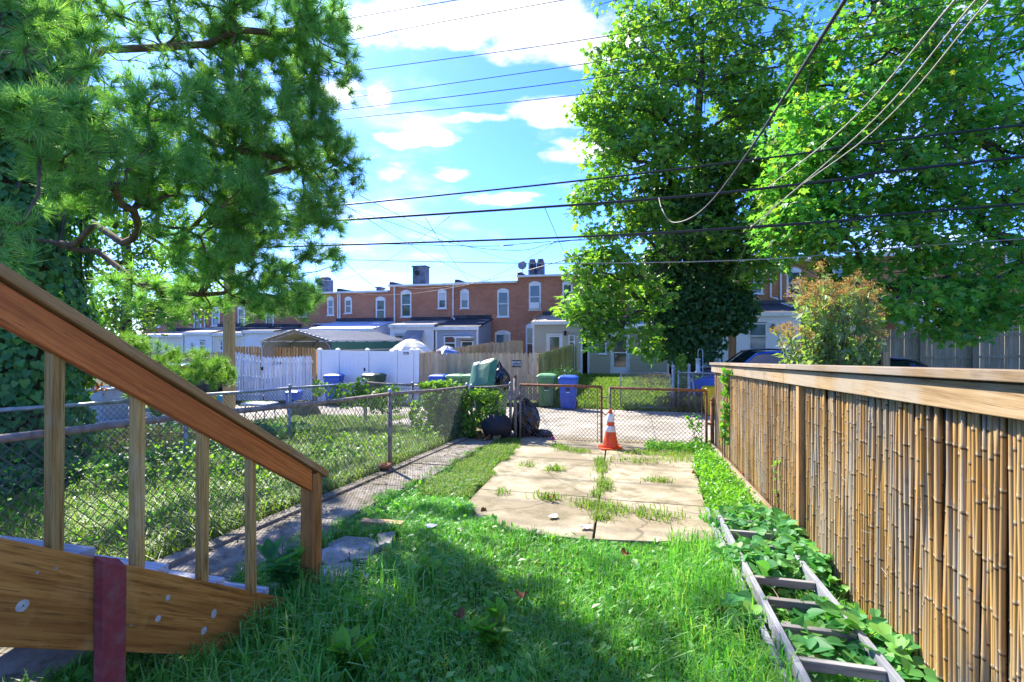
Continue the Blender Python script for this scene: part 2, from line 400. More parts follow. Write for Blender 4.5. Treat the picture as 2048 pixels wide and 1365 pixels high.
    M['collar'] = plain('reflective_collar', (.72, .72, .72), .35, 0, .1, 20, .6, 0, (.45, .43, .42))
    M['bgreen'] = plain('green_bin_plastic', (.055, .17, .065), .42, 0, .18, 5, .45, .06, (.11, .20, .09))
    M['bgreen2'] = plain('bright_green_lid_plastic', (.14, .32, .11), .42, 0, .14, 5, .45)
    M['bdgreen'] = plain('dark_green_bin_plastic', (.05, .085, .04), .42, 0, .18, 5, .45)
    M['bblue'] = plain('blue_bin_plastic', (.018, .085, .40), .4, 0, .15, 5, .45, .05)
    M['byellow'] = plain('yellow_plastic', (.68, .43, .01), .4, 0, .12, 5, .45)
    M['bteal'] = plain('teal_plastic', (.02, .30, .32), .5, 0, .12, 5, .4)
    M['bpurple'] = plain('purple_plastic', (.18, .16, .40), .5, 0, .12, 5, .4)
    M['black'] = plain('black_rubber', (.018, .018, .018), .6, 0, .2, 10, .4)
    M['bag'] = plain('black_bag_film', (.012, .012, .014), .22, 0, .2, 10, .6)
    M['white'] = plain('white_vinyl', (.80, .80, .81), .4, 0, .03, 1.5, .4)
    M['knot'] = plain('pale_cut_knot', (.56, .47, .36), .8, 0, .2, 60, .2)
    M['wpaint'] = plain('white_paint', (.78, .78, .76), .6, 0, .06, 5, .3, .1, (.62, .60, .55))
    M['wpick'] = wood('white_painted_pickets', (.74, .73, .72), (.82, .81, .80), (.56, .54, .52), (0, 0, 1), .8, 12, .6, False, None, 0, .08)
    M['pick'] = wood('raw_picket_wood', (0.490, 0.353, 0.207), (0.627, 0.465, 0.282), (0.297, 0.196, 0.105), (0, 0, 1), .8, 22, .8, True, (0.456, 0.367, 0.252), .45)
    M['pickg'] = wood('greenish_picket_wood', (0.410, 0.364, 0.134), (0.547, 0.475, 0.193), (0.228, 0.188, 0.067), (0, 0, 1), .8, 22, .8, True, (0.342, 0.353, 0.126), .45)  # picket wood in a greenish tone
    M['pickw'] = wood('bleached_picket_wood', (0.378, 0.300, 0.190), (0.486, 0.391, 0.254), (0.243, 0.183, 0.110), (0, 0, 1), .8, 22, .8, False)
    M['brick'] = brickmat('red_brick', (0.424, 0.129, 0.068), (0.564, 0.202, 0.108), (0.528, 0.369, 0.234))
    M['brick2'] = brickmat('brown_red_brick', (0.371, 0.115, 0.064), (0.504, 0.179, 0.098), (0.474, 0.345, 0.224))
    M['brick3'] = brickmat('orange_brick', (0.507, 0.184, 0.066), (0.604, 0.256, 0.098), (0.459, 0.333, 0.204))
    M['taupe'] = plain('taupe_siding', (0.506, 0.444, 0.324), .6, 0, .05, 1.3, .3)
    M['taupe2'] = plain('olive_taupe_siding', (0.448, 0.404, 0.276), .6, 0, .05, 1.3, .3)
    M['greysid'] = plain('blue_grey_siding', (.34, .36, .42), .6, 0, .05, 1.3, .3)
    M['whitesid'] = plain('white_siding', (.76, .76, .77), .6, 0, .04, 1.3, .3)
    M['cream'] = plain('cream_siding', (0.735, 0.680, 0.540), .6, 0, .05, 1.3, .3)
    M['roofdark'] = plain('dark_roof_felt', (.05, .05, .055), .8, 0, .35, 2, .3, .2, (.11, .10, .10))
    M['roofgrey'] = plain('grey_roof_felt', (.26, .25, .26), .8, 0, .25, 2, .3, .2, (.36, .33, .30))
    M['roofblue'] = plain('pale_blue_roof_membrane', (.42, .50, .62), .55, 0, .12, 2, .4)
    M['rooftan'] = plain('tan_roof_edge', (.42, .33, .25), .8, 0, .25, 3, .3)
    M['sheet'] = plain('carport_sheet_steel', (.52, .50, .46), .45, .3, .08, 2, .4)
    M['sheetg'] = plain('green_side_sheet', (.035, .15, .12), .45, .2, .1, 2, .4)
    M['steel'] = plain('grey_steel_tube', (.24, .25, .27), .5, .5, .12, 8, .4)
    M['glass'] = glassmat('window_glass', (.055, .075, .075))
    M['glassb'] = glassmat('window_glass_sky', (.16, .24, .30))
    M['blind'] = plain('window_blind', (.62, .62, .60), .6, 0, .06, 30, .3)
    M['chim'] = plain('dark_chimney_metal', (.13, .15, .19), .6, .1, .5, 2.5, .4, .2, (.05, .05, .06))
    M['door'] = plain('white_door', (.76, .76, .75), .45, 0, .03, 2, .4)
    M['doorbrown'] = wood('brown_door_wood', (.36, .17, .08), (.44, .23, .11), (.2, .09, .04), (0, 0, 1), .8, 20, .6, False)
    M['umb'] = plain('cream_umbrella_cloth', (.76, .70, .58), .85, 0, .12, 5, .2, .2)
    M['tarp'] = plain('blue_striped_tarp', (.13, .20, .42), .6, 0, .4, 7, .3)
    M['pole'] = wood('utility_pole_wood', (0.340, 0.221, 0.084), (0.460, 0.322, 0.133), (0.170, 0.106, 0.035), (0, 0, 1), .5, 14, .85, True, (0.340, 0.304, 0.140), .4)
    M['barkpine'] = plain('pine_bark', (.17, .105, .065), .95, 0, .5, 9, .15, .8, (.075, .055, .045))
    M['bark'] = plain('grey_bark', (.105, .085, .065), .95, 0, .4, 8, .15, .6, (.05, .045, .035))
    M['twig'] = plain('dry_twig', (.20, .15, .095), .95, 0, .35, 8, .1)
    M['cone'] = plain('pine_cone', (.10, .065, .04), .9, 0, .35, 20, .1, .5)
    M['needle'] = leaf('pine_needles', [(.10, .25, .07), (.15, .35, .10), (.22, .43, .12), (.34, .50, .13)], .5, .45, .4, .9)
    M['needley'] = leaf('young_pine_needles', [(.12, .25, .04), (.19, .34, .06), (.27, .42, .07)], 0.35, .5, .3, .9)
    M['maple'] = leaf('maple_leaves', [(.09, .22, .04), (.13, .29, .055), (.19, .36, .065), (.29, .41, .06), (.13, .30, .06)], .5, .42, .4, .5)
    M['maple2'] = leaf('second_maple_leaves', [(.065, .24, .05), (.10, .32, .065), (.155, .39, .07), (.23, .43, .06), (.095, .32, .065), (.40, .40, .05)], .56, .45, .4, .4)
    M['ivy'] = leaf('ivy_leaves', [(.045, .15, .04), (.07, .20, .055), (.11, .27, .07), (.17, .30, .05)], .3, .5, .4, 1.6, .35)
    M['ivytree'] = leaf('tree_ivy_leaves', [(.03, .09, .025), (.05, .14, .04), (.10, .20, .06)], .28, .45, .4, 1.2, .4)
    M['vine'] = leaf('vine_leaves', [(.11, .24, .03), (.16, .30, .04), (.24, .36, .05), (.13, .27, .04)], .5, .45, .3, 2.0)
    M['heart'] = leaf('heart_vine_leaves', [(.055, .22, .055), (.08, .29, .075), (.12, .35, .08), (.20, .40, .07)], .4, .5, .3, 2.5, .3)
    M['weed'] = leaf('weed_leaves', [(.10, .30, .03), (.16, .38, .04), (.24, .46, .05)], .45, .4, .25, 3)
    M['grass'] = leaf('lawn_grass', [(.065, .25, .035), (.10, .34, .05), (.15, .42, .06), (.24, .47, .08), (.10, .36, .05), (.30, .42, .10)], .45, .42, .45, 1.4, .45)
    M['grassy'] = leaf('sunny_grass', [(.09, .20, .03), (.15, .27, .04), (.22, .31, .05), (.26, .27, .09)], .45, .5, .35, 1.0)
    M['bush'] = leaf('flowering_bush_leaves', [(.17, .26, .07), (.25, .34, .11), (.36, .41, .20), (.15, .30, .06)], .45, .5, .3, 3)
    M['bloom'] = leaf('dead_flower_heads', [(.42, .24, .09), (.55, .34, .13), (.36, .19, .07)], .25, .8, .3, 6, .1)
    M['dry'] = leaf('dry_brush', [(.20, .15, .09), (.30, .23, .15), (.13, .10, .06), (.16, .2, .07)], .2, .8, .3, 3, .1)
    M['dead'] = leaf('dead_leaves', [(.24, .10, .04), (.34, .16, .06)], .2, .7, .2, 6, .1)
    M['paper'] = plain('white_paper', (.80, .77, .77), .8, 0, .06, 30, .2)
    M['carblue'] = plain('blue_car_paint', (.012, .10, .50), .25, .3, .05, 4, .6)
    M['carblack'] = plain('black_car_paint', (.012, .013, .018), .2, .2, .05, 4, .6)
    M['carglass'] = glassmat('car_glass', (.02, .03, .04), .04)
    M['sign'] = plain('black_sign', (.015, .015, .018), .5, 0, .1, 8, .3)
    M['flower'] = plain('purple_petals', (.40, .05, .30), .6, 0, .3, 40, .3)
    M['orangeflower'] = plain('orange_petals', (.75, .30, .03), .6, 0, .3, 40, .3)
    M['stone'] = plain('mossy_timber', (.20, .165, .085), .95, 0, .4, 7, .1, .6, (.14, .17, .06))
    M['grey'] = plain('grey_box_metal', (0.330, 0.360, 0.342), .55, .2, .1, 5, .4)
    M['tan'] = plain('terracotta', (.36, .15, .08), .85, 0, .2, 8, .2)
mk()
# ---------------------------------------------------------------- foliage tools
def unit(a): return a / np.maximum(np.linalg.norm(a, axis=-1, keepdims=True), 1e-9)
def rdir(n): return unit(RNG.normal(size=(n, 3)))
T_DIAMOND = (np.array([(0, 0, 0), (.33, .45, .07), (0, 1, -.06), (-.33, .45, .07)]), [[(0, 1, 2), (0, 2, 3)]])
T_LANCE = (np.array([(0, 0, 0), (.17, .4, .05), (0, 1, -.1), (-.17, .4, .05)]), [[(0, 1, 2), (0, 2, 3)]])
_h = [(.16, -.10, .02), (.34, -.12, .05), (.48, .03, .08), (.53, .22, .09), (.46, .45, .075), (.30, .68, .04), (.13, .87, 0)]
T_HEART = (np.array([(0, 0, 0)] + _h + [(0, 1, -.07)] + [(-x, y, z) for x, y, z in reversed(_h)]), [[(0, 1, 2, 3, 4, 5, 6, 7, 8), (0, 8, 9, 10, 11, 12, 13, 14, 15)]])
_h = [(.32, -.13, .05), (.52, .14, .09), (.40, .52, .07)]
T_IVY = (np.array([(0, 0, 0)] + _h + [(0, 1, -.07)] + [(-x, y, z) for x, y, z in reversed(_h)]), [[(0, 1, 2, 3, 4), (0, 4, 5, 6, 7)]])
_m = [(.42, .10, .03), (.22, .36, .02), (.56, .62, -.03), (.17, .66, .03)]
T_MAPLE = (np.array([(0, 0, 0)] + _m + [(0, 1.08, -.08)] + [(-x, y, z) for x, y, z in reversed(_m)]), [[(0, 1, 2, 3, 4, 5), (0, 5, 6, 7, 8, 9)]])
T_BLADE = (np.array([(-.5, 0, 0), (.5, 0, 0), (-.42, .55, .0), (.42, .55, .0), (0, 1, 0)]), [[(0, 1, 3), (0, 3, 2), (2, 3, 4)]])
def leaves(P, ax, nr, size, T, wid=None):
    """one leaf per row: base point, axis, normal, length -> vertices and faces"""
    tv, tf = T; n = len(P); k = len(tv)
    ax = unit(ax); x = unit(np.cross(ax, nr)); z = np.cross(x, ax)
    size = np.broadcast_to(np.asarray(size, float), (n,)); wid = size if wid is None else np.broadcast_to(np.asarray(wid, float), (n,))
    V = (P[:, None, :] + x[:, None, :] * (tv[None, :, 0:1] * wid[:, None, None]) + ax[:, None, :] * (tv[None, :, 1:2] * size[:, None, None])
         + z[:, None, :] * (tv[None, :, 2:3] * size[:, None, None]))
    off = (np.arange(n) * k)[:, None]
    Fs = [(np.array(f)[None, :, :] + off[:, :, None]).reshape(-1, len(f[0])) for f in tf]
    return V.reshape(-1, 3), Fs
def blades(P, h, w, lean=.5, droop=.5):
    """bent grass blades: base, height, width"""
    n = len(P); t = RNG.uniform(0, 2 * math.pi, n); d = np.stack([np.cos(t), np.sin(t), np.zeros(n)], 1)
    s = np.stack([-np.sin(t), np.cos(t), np.zeros(n)], 1); up = np.array([0, 0, 1.0])
    l = RNG.uniform(.1, 1, n) * lean
    mid = P + (up * .62 + d * l[:, None] * .35) * h[:, None]
    tip = mid + (up * (.38 - droop * l)[:, None] + d * (l * .75 + .05)[:, None]) * h[:, None]
    wv = s * (w / 2)[:, None]
    V = np.stack([P - wv, P + wv, mid - wv * .85, mid + wv * .85, tip], 1).reshape(-1, 3)
    off = (np.arange(n) * 5)[:, None, None]
    f = (np.array([(0, 1, 3), (0, 3, 2), (2, 3, 4)])[None] + off).reshape(-1, 3)
    return V, [f]
def blob_pts(blobs):
    """points inside ellipsoids given by a viewing direction, a distance and radii (px, px, metres)"""
    out = []
    r = np.array([CT, ST, 0]); f = np.array([-ST, CT, 0]); up = np.array([0, 0, 1.0])
    for (px, py, D, rx, ry, rd, n) in blobs:
        c = pD(px, py, D); q = rdir(n) * (RNG.uniform(.15, 1, n) ** (1 / 2.4))[:, None]
        out.append(c + q[:, 0:1] * r * (rx / F * D) + q[:, 1:2] * up * (ry / F * D) + q[:, 2:3] * f * rd)
    return np.concatenate(out)
def skeleton(pre, targets, bf=.35, rmin=.008, p=.5, rmax=1.0):
    """pre: list of (points, index of parent node or -1, radius floor); then every target joins the nearest, least roundabout node"""
    nodes = []; par = []; plen = []; fl = []
    for pts, pi, r in pre:
        for i, q in enumerate(pts):
            j = pi if i == 0 else len(nodes) - 1
            nodes.append(np.array(q, float)); par.append(j); fl.append(r)
            plen.append(0 if j < 0 else plen[j] + .25 * np.linalg.norm(nodes[j] - nodes[-1]))
    base = np.array(nodes); d0 = np.min(np.linalg.norm(targets[:, None] - base[None], axis=2), axis=1)
    n0 = len(nodes); A = np.zeros((n0 + len(targets), 3)); A[:n0] = base; PL = np.zeros(n0 + len(targets)); PL[:n0] = plen
    m = n0
    for i in np.argsort(d0):
        t = targets[i]; c = np.linalg.norm(A[:m] - t, axis=1) + bf * PL[:m]
        j = int(np.argmin(c)); A[m] = t; PL[m] = PL[j] + np.linalg.norm(A[j] - t); par.append(j); fl.append(0); m += 1
    cnt = np.ones(m)
    for i in range(m - 1, 0, -1):
        if par[i] >= 0: cnt[par[i]] += cnt[i]
    R = np.minimum(np.maximum(rmin * cnt ** p, np.array(fl)), rmax)
    return A[:m], par, R, n0
def draw_skeleton(A, par, R, sides=5, bend=.08):
    vs = []; fs = []; k = 0
    for i in range(len(A)):
        j = par[i]
        if j < 0: continue
        a, b = A[j], A[i]; d = b - a; L = np.linalg.norm(d)
        if L < 1e-4: continue
        mid = (a + b) / 2 + RNG.normal(size=3) * L * bend * .5 + np.array([0, 0, -.0]) ; ra = min(R[j], R[i] * 1.6); rb = R[i]
        ref = np.array([0, 0, 1.0]) if abs(d[2]) < .9 * L else np.array([1.0, 0, 0])
        x = np.cross(d, ref); x /= np.linalg.norm(x); y = np.cross(d / L, x)
        for q, r in ((a, ra), (mid, (ra + rb) / 2), (b, rb)):
            for s in range(sides):
                t = 2 * math.pi * s / sides; vs.append(q + r * (math.cos(t) * x + math.sin(t) * y))
        for e in range(2):
            for s in range(sides): fs.append((k + e * sides + s, k + e * sides + (s + 1) % sides, k + (e + 1) * sides + (s + 1) % sides, k + (e + 1) * sides + s))
        k += 3 * sides
    return np.array(vs), [np.array(fs)]
def clump_leaves(C, per, rad, size, T, flat=.55, out=None, droop=.25, svar=.3):
    """leaves round each cluster centre"""
    n = len(C) * per; c = np.repeat(C, per, 0)
    q = rdir(n) * (RNG.uniform(.1, 1, n) ** .6)[:, None]; q[:, 2] *= flat
    P = c + q * rad
    ax = unit(q + rdir(n) * .5 + np.array([0, 0, -droop])); nr = unit(np.array([0, 0, 1.0]) + rdir(n) * .75)
    return leaves(P, ax, nr, size * RNG.uniform(1 - svar, 1 + svar, n), T)
def holes3(P, sc, thr):
    """True where a lumpy field of open and filled pockets keeps the cluster"""
    x, y, z = (P * sc).T; f = np.sin(x + 1.7 * np.sin(y * .9 + .5)) + np.sin(y * 1.1 + 1.3 * np.sin(z * 1.2 + 2)) + np.sin(z * 1.3 + 1.5 * np.sin(x * .8 + 1)) ; return f > thr
def in_poly(u, v, poly):
    u = np.asarray(u); v = np.asarray(v); ins = np.zeros(u.shape, bool); n = len(poly)
    for i in range(n):
        x0, y0 = poly[i]; x1, y1 = poly[(i + 1) % n]
        c = ((y0 > v) != (y1 > v)); xx = (x1 - x0) * (v - y0) / (y1 - y0 + 1e-12) + x0
        ins ^= c & (u < xx)
    return ins
def stuff(o): o['kind'] = 'stuff'; return o
def structure(o): o['kind'] = 'structure'; return o
# ---------------------------------------------------------------- ground, pad, path, alley
def axis_pts(a, b, fine0, fine1, step, grow=1.35):
    pts = list(np.arange(fine0, fine1 + 1e-6, step)); s = step
    while pts[-1] < b: s *= grow; pts.append(pts[-1] + s)
    s = step
    while pts[0] > a: s *= grow; pts.insert(0, pts[0] - s)
    return np.array(pts)
gu = axis_pts(-900, 900, -9, 6, .3); gv = axis_pts(-60, 1800, -1, 18, .3)
GU, GV = np.meshgrid(gu, gv); zz = g(GU, GV)
bumpy = (np.sin(GU * 2.3 + np.sin(GV * 1.7)) * np.sin(GV * 2.9 + 1.3 * np.sin(GU)) * .018)
near = (GV < 9.2) & (GV > -1) & (np.abs(GU) < 9)
zz = zz + np.where(near, bumpy - .02, -.02)
nu, nv = len(gu), len(gv)
idx = np.arange(nu * nv).reshape(nv, nu)
gf = np.stack([idx[:-1, :-1], idx[:-1, 1:], idx[1:, 1:], idx[1:, :-1]], -1).reshape(-1, 4)
structure(mesh_np('ground', np.stack([GU, GV, zz], -1).reshape(-1, 3), gf, M['soil'], smooth=True))
def clip_poly(poly, a, b, c):
    """keep the side a*u+b*v<=c"""
    out = []; n = len(poly)
    for i in range(n):
        p, q = poly[i], poly[(i + 1) % n]; dp = a * p[0] + b * p[1] - c; dq = a * q[0] + b * q[1] - c
        if dp <= 0: out.append(p)
        if dp * dq < 0: t = dp / (dp - dq); out.append((p[0] + t * (q[0] - p[0]), p[1] + t * (q[1] - p[1])))
    return out
PAD_PX = [(935, 1010), (958, 1040), (1010, 1062), (1090, 1078), (1200, 1088), (1300, 1092), (1428, 1092), (1424, 1060), (1405, 1000), (1392, 945)]
PAD = [tuple(pg(x, y)[:2]) for x, y in PAD_PX] + [(1.02, 9.62), (-2.15, 9.62), (-2.1, 9.0), (-1.95, 8.2), (-1.9, 7.6), (-1.88, 7.0), (-1.85, 6.4), (-1.72, 5.8)]
def slab(poly, name, mat, parent, up=.03, thick=.12, jit=0.0):
    mb = MB(); n = len(poly); vs = []
    for z in (-thick, 0):
        for (u, v) in poly: vs.append((u, v, float(g(u, v)) + up + z))
    mb.add(vs, [tuple(range(n, 2 * n)), tuple(reversed(range(n)))] + [(i, (i + 1) % n, (i + 1) % n + n, i + n) for i in range(n)])
    return mb.build(name, mat, parent, bevel=.006)
pad = bpy.data.objects.new('parking_pad', None); COL.objects.link(pad); ORG[pad.name] = np.zeros(3); structure(pad)
e = .008
for k, cuts in enumerate([[(1, .04, -.40 - e + .0), (0, 1, 5.32 - e)], [(-1, -.04, .40 - e), (0, 1, 5.26 - e)],
                          [(1, .04, -.40 - e), (0, -1, -5.32 - e), (0, 1, 7.35 - e)], [(-1, -.04, .40 - e), (0, -1, -5.26 - e), (.05, 1, 7.2)],
                          [(1, .04, -.40 - e), (0, -1, -7.35 - e)], [(-1, -.04, .40 - e), (-.05, -1, -7.2 - 2 * e)]]):
    # the cracks: one along the yard, two across
    poly = PAD
    for (a, b, c) in cuts:
        if (a, b) == (1, .04): c = -.20
        if (a, b) == (-1, -.04): c = .18
        poly = clip_poly(poly, a, b, c)
    if len(poly) > 2: slab(poly, 'concrete_slab', M['pad'], pad, .03 + (.006 if k % 2 else 0))
pth = bpy.data.objects.new('garden_path', None); COL.objects.link(pth); ORG[pth.name] = np.zeros(3); structure(pth)
vb = [.2, 1.5, 2.7, 3.95, 5.2, 6.4, 7.6, 8.8]
for i in range(len(vb) - 1):
    x0, x1 = -2.98 + random.uniform(-.02, .02), -2.47 + random.uniform(-.04, .04)
    slab([(x0, vb[i] + .006), (x1, vb[i] + .006), (x1, vb[i + 1] - .006), (x0, vb[i + 1] - .006)], 'concrete_slab', M['path'], pth, .035 + random.uniform(-.006, .006))
for i in range(len(vb) - 1):   # the raised kerb strip beside the fence
    slab([(-3.12, vb[i] + .3), (-3.0, vb[i] + .3), (-3.0, vb[i + 1] + .28), (-3.12, vb[i + 1] + .28)], 'kerb', M['path'], pth, .06 + random.uniform(-.01, .01))
# broken paving between path and lawn
pav = bpy.data.objects.new('broken_paving', None); COL.objects.link(pav); ORG[pav.name] = np.zeros(3); structure(pav)
for (pts) in ([(655, 1092), (690, 1078), (745, 1082), (760, 1100), (700, 1112), (660, 1110)], [(640, 1108), (690, 1090), (700, 1122), (665, 1140), (632, 1132)],
              [(700, 1105), (752, 1098), (740, 1125), (700, 1128)], [(632, 1140), (700, 1132), (730, 1150), (660, 1178), (630, 1172)], [(755, 1074), (790, 1070), (782, 1094), (757, 1098)],
              [(548, 1115), (585, 1095), (590, 1120), (556, 1135)], [(625, 1065), (650, 1048), (668, 1062), (640, 1090)]):
    slab([tuple(pg(x, y)[:2]) for x, y in pts], 'paving_slab', M['paver'], pav, .022 + random.uniform(0, .015), .06)
# the alley: two rows of cast slabs, edges leaning a little from the yards' lines
alley = bpy.data.objects.new('alley', None); COL.objects.link(alley); ORG[alley.name] = np.zeros(3); structure(alley)
def aedge(u, k): return 9.68 + (15.9 - 9.68) * k - .03 * np.clip(u, -40, 30) * k
for i in range(-13, 10):
    for r in range(2):
        u0, u1 = i * 3.6 + .3, i * 3.6 + 3.89; k0, k1 = (.0, .52) if r == 0 else (.523, 1.0)
        n = 4; vs = []; fs = []
        for a in range(n + 1):
            for b in range(3):
                u = u0 + (u1 - u0) * a / n; v = aedge(u, k0 + (k1 - k0) * b / 2)
                vs.append((u, v, float(g(u, v)) + .012))
        for a in range(n):
            for b in range(2): q = a * 3 + b; fs.append((q, q + 3, q + 4, q + 1))
        m = len(vs); vs += [(x, y, z - .08) for x, y, z in vs]
        rim = [a * 3 for a in range(n + 1)] + [n * 3 + 1, n * 3 + 2] + [a * 3 + 2 for a in range(n - 1, -1, -1)] + [1]
        for q in range(len(rim)):
            a, b = rim[q], rim[(q + 1) % len(rim)]; fs.append((a, b, b + m, a + m))
        MB().add(vs, fs).build('concrete_slab', M['alley'], alley)
# ---------------------------------------------------------------- the houses across the alley
VF = 30.8; VA = 28.0
def U(px, v): return float(pv(px, 682.5, v)[0])
def Z(px, py, v): return float(pv(px, py, v)[2])
def wall_holes(mb, u0, u1, z0, z1, holes, v, depth=.10):
    us = sorted({u0, u1, *[h[0] for h in holes], *[h[1] for h in holes]}); zs = sorted({z0, z1, *[h[2] for h in holes], *[h[3] for h in holes]})
    us = [x for x in us if u0 <= x <= u1]; zs = [x for x in zs if z0 <= x <= z1]
    for a, b in zip(us, us[1:]):
        for c, d in zip(zs, zs[1:]):
            cu, cz = (a + b) / 2, (c + d) / 2
            if any(h[0] < cu < h[1] and h[2] < cz < h[3] for h in holes): continue
            mb.add([(a, v, c), (b, v, c), (b, v, d), (a, v, d)], [(0, 1, 2, 3)])
    for a, b, c, d in holes:
        mb.add([(a, v, c), (b, v, c), (b, v, d), (a, v, d), (a, v + depth, c), (b, v + depth, c), (b, v + depth, d), (a, v + depth, d)],
               [(0, 4, 5, 1), (1, 5, 6, 2), (2, 6, 7, 3), (3, 7, 4, 0)])
def siding(mb, u0, u1, z0, z1, holes, v, step=.185, out=.034):
    z = z0
    while z < z1 - .01:
        zt = min(z + step, z1); iv = [(u0, u1)]
        for a, b, c, d in holes:
            if min(d, zt) - max(c, z) > .25 * step:
                iv = [q for s, t in iv for q in ((s, min(t, a)), (max(s, b), t)) if q[1] - q[0] > .02]
        for s, t in iv:
            mb.add([(s, v - out, z), (t, v - out, z), (t, v - .003, zt), (s, v - .003, zt), (s, v + .004, z), (t, v + .004, z)], [(0, 1, 2, 3), (0, 4, 5, 1), (0, 3, 4), (1, 5, 2)])
        z = zt
def siding_side(mb, u, v0, v1, z0, zfun, step=.185, out=.034, sgn=1):
    """lap boards on a wall that runs along v at u, facing +u (sgn 1) or -u"""
    z = z0
    while z < max(zfun(v0), zfun(v1)):
        a0, a1 = min(z + step, zfun(v0)), min(z + step, zfun(v1))
        if max(a0, a1) - z > .01:
            a0 = max(a0, z + .001); a1 = max(a1, z + .001)
            mb.add([(u + sgn * out, v0, z), (u + sgn * out, v1, z), (u + sgn * .003, v1, a1), (u + sgn * .003, v0, a0), (u, v0, z), (u, v1, z)], [(0, 1, 2, 3), (0, 4, 5, 1)])
        z += step
def window(parent, r, v, arch=False, pane='glass', blind=False, casing=.09, sillw=.06, grid=0):
    """r = (u0,u1,z0,z1) of the opening, in a wall at v"""
    u0, u1, z0, z1 = r; mb = MB(); c = casing; d = v - .03
    if arch:
        cu = (u0 + u1) / 2; hw = (u1 - u0) / 2; pts = [(u0, z1 - c * .6), (u1, z1 - c * .6)]
        for k in range(7):
            t = k / 6; pts.append((u1 - 2 * hw * t, z1 + .02 + math.sin(math.pi * t) * .14))
        mb.prism(pts, v - .045, v + .02)
    mb.bx(u0, u0 + c, d, v + .07, z0, z1 - c * .6); mb.bx(u1 - c, u1, d, v + .07, z0, z1 - c * .6)
    mb.bx(u0 + c, u1 - c, d, v + .07, z1 - c * 1.4, z1 - c * .6 - .001); mb.bx(u0 + c, u1 - c, d, v + .07, z0, z0 + c * .7)
    zm = z0 + (z1 - z0) * .5
    mb.bx(u0 + c, u1 - c, v - .015, v + .06, zm - .03, zm + .03)
    for k in range(grid):
        x = u0 + c + (u1 - u0 - 2 * c) * (k + 1) / (grid + 1); mb.bx(x - .012, x + .012, v, v + .03, z0 + c * .7 + .002, z1 - c * 1.4 - .002)
        if grid > 1 or True:
            pass
    w = mb.build('window', M['wpaint'], parent)
    MB().bx(u0 - .05, u1 + .05, v - .09, v + .02, z0 - sillw, z0 - .002).build('sill', M['wpaint'], w)
    MB().bx(u0 + c, u1 - c, v + .012, v + .03, zm + .031, z1 - c * 1.4 - .002).build('pane', M[pane], w)
    MB().bx(u0 + c, u1 - c, v + .028, v + .045, z0 + c * .7 + .002, zm - .031).build('pane', M[pane], w)
    if blind: MB().bx(u0 + c + .01, u1 - c - .01, v + .0, v + .008, zm + .04, z1 - c * 1.4 - .01).build('blind', M['blind'], w)
    return w
def rect(px0, py0, px1, py1, v):
    a = pv(px0, py0, v); b = pv(px1, py1, v); return (float(a[0]), float(b[0]), float(b[2]), float((a[2] + Z(px1, py0, v)) / 2))
def downspout(parent, u, v, z0, z1, kick=None):
    pts = [(u, v - .09, z1), (u, v - .07, z1 - .25), (u, v - .07, z0 + .15)]
    if kick: pts += [(u + kick[0], v + kick[1], z0)]
    MB().tube(pts, .05, 6).build('downspout', M['wpaint'], parent)
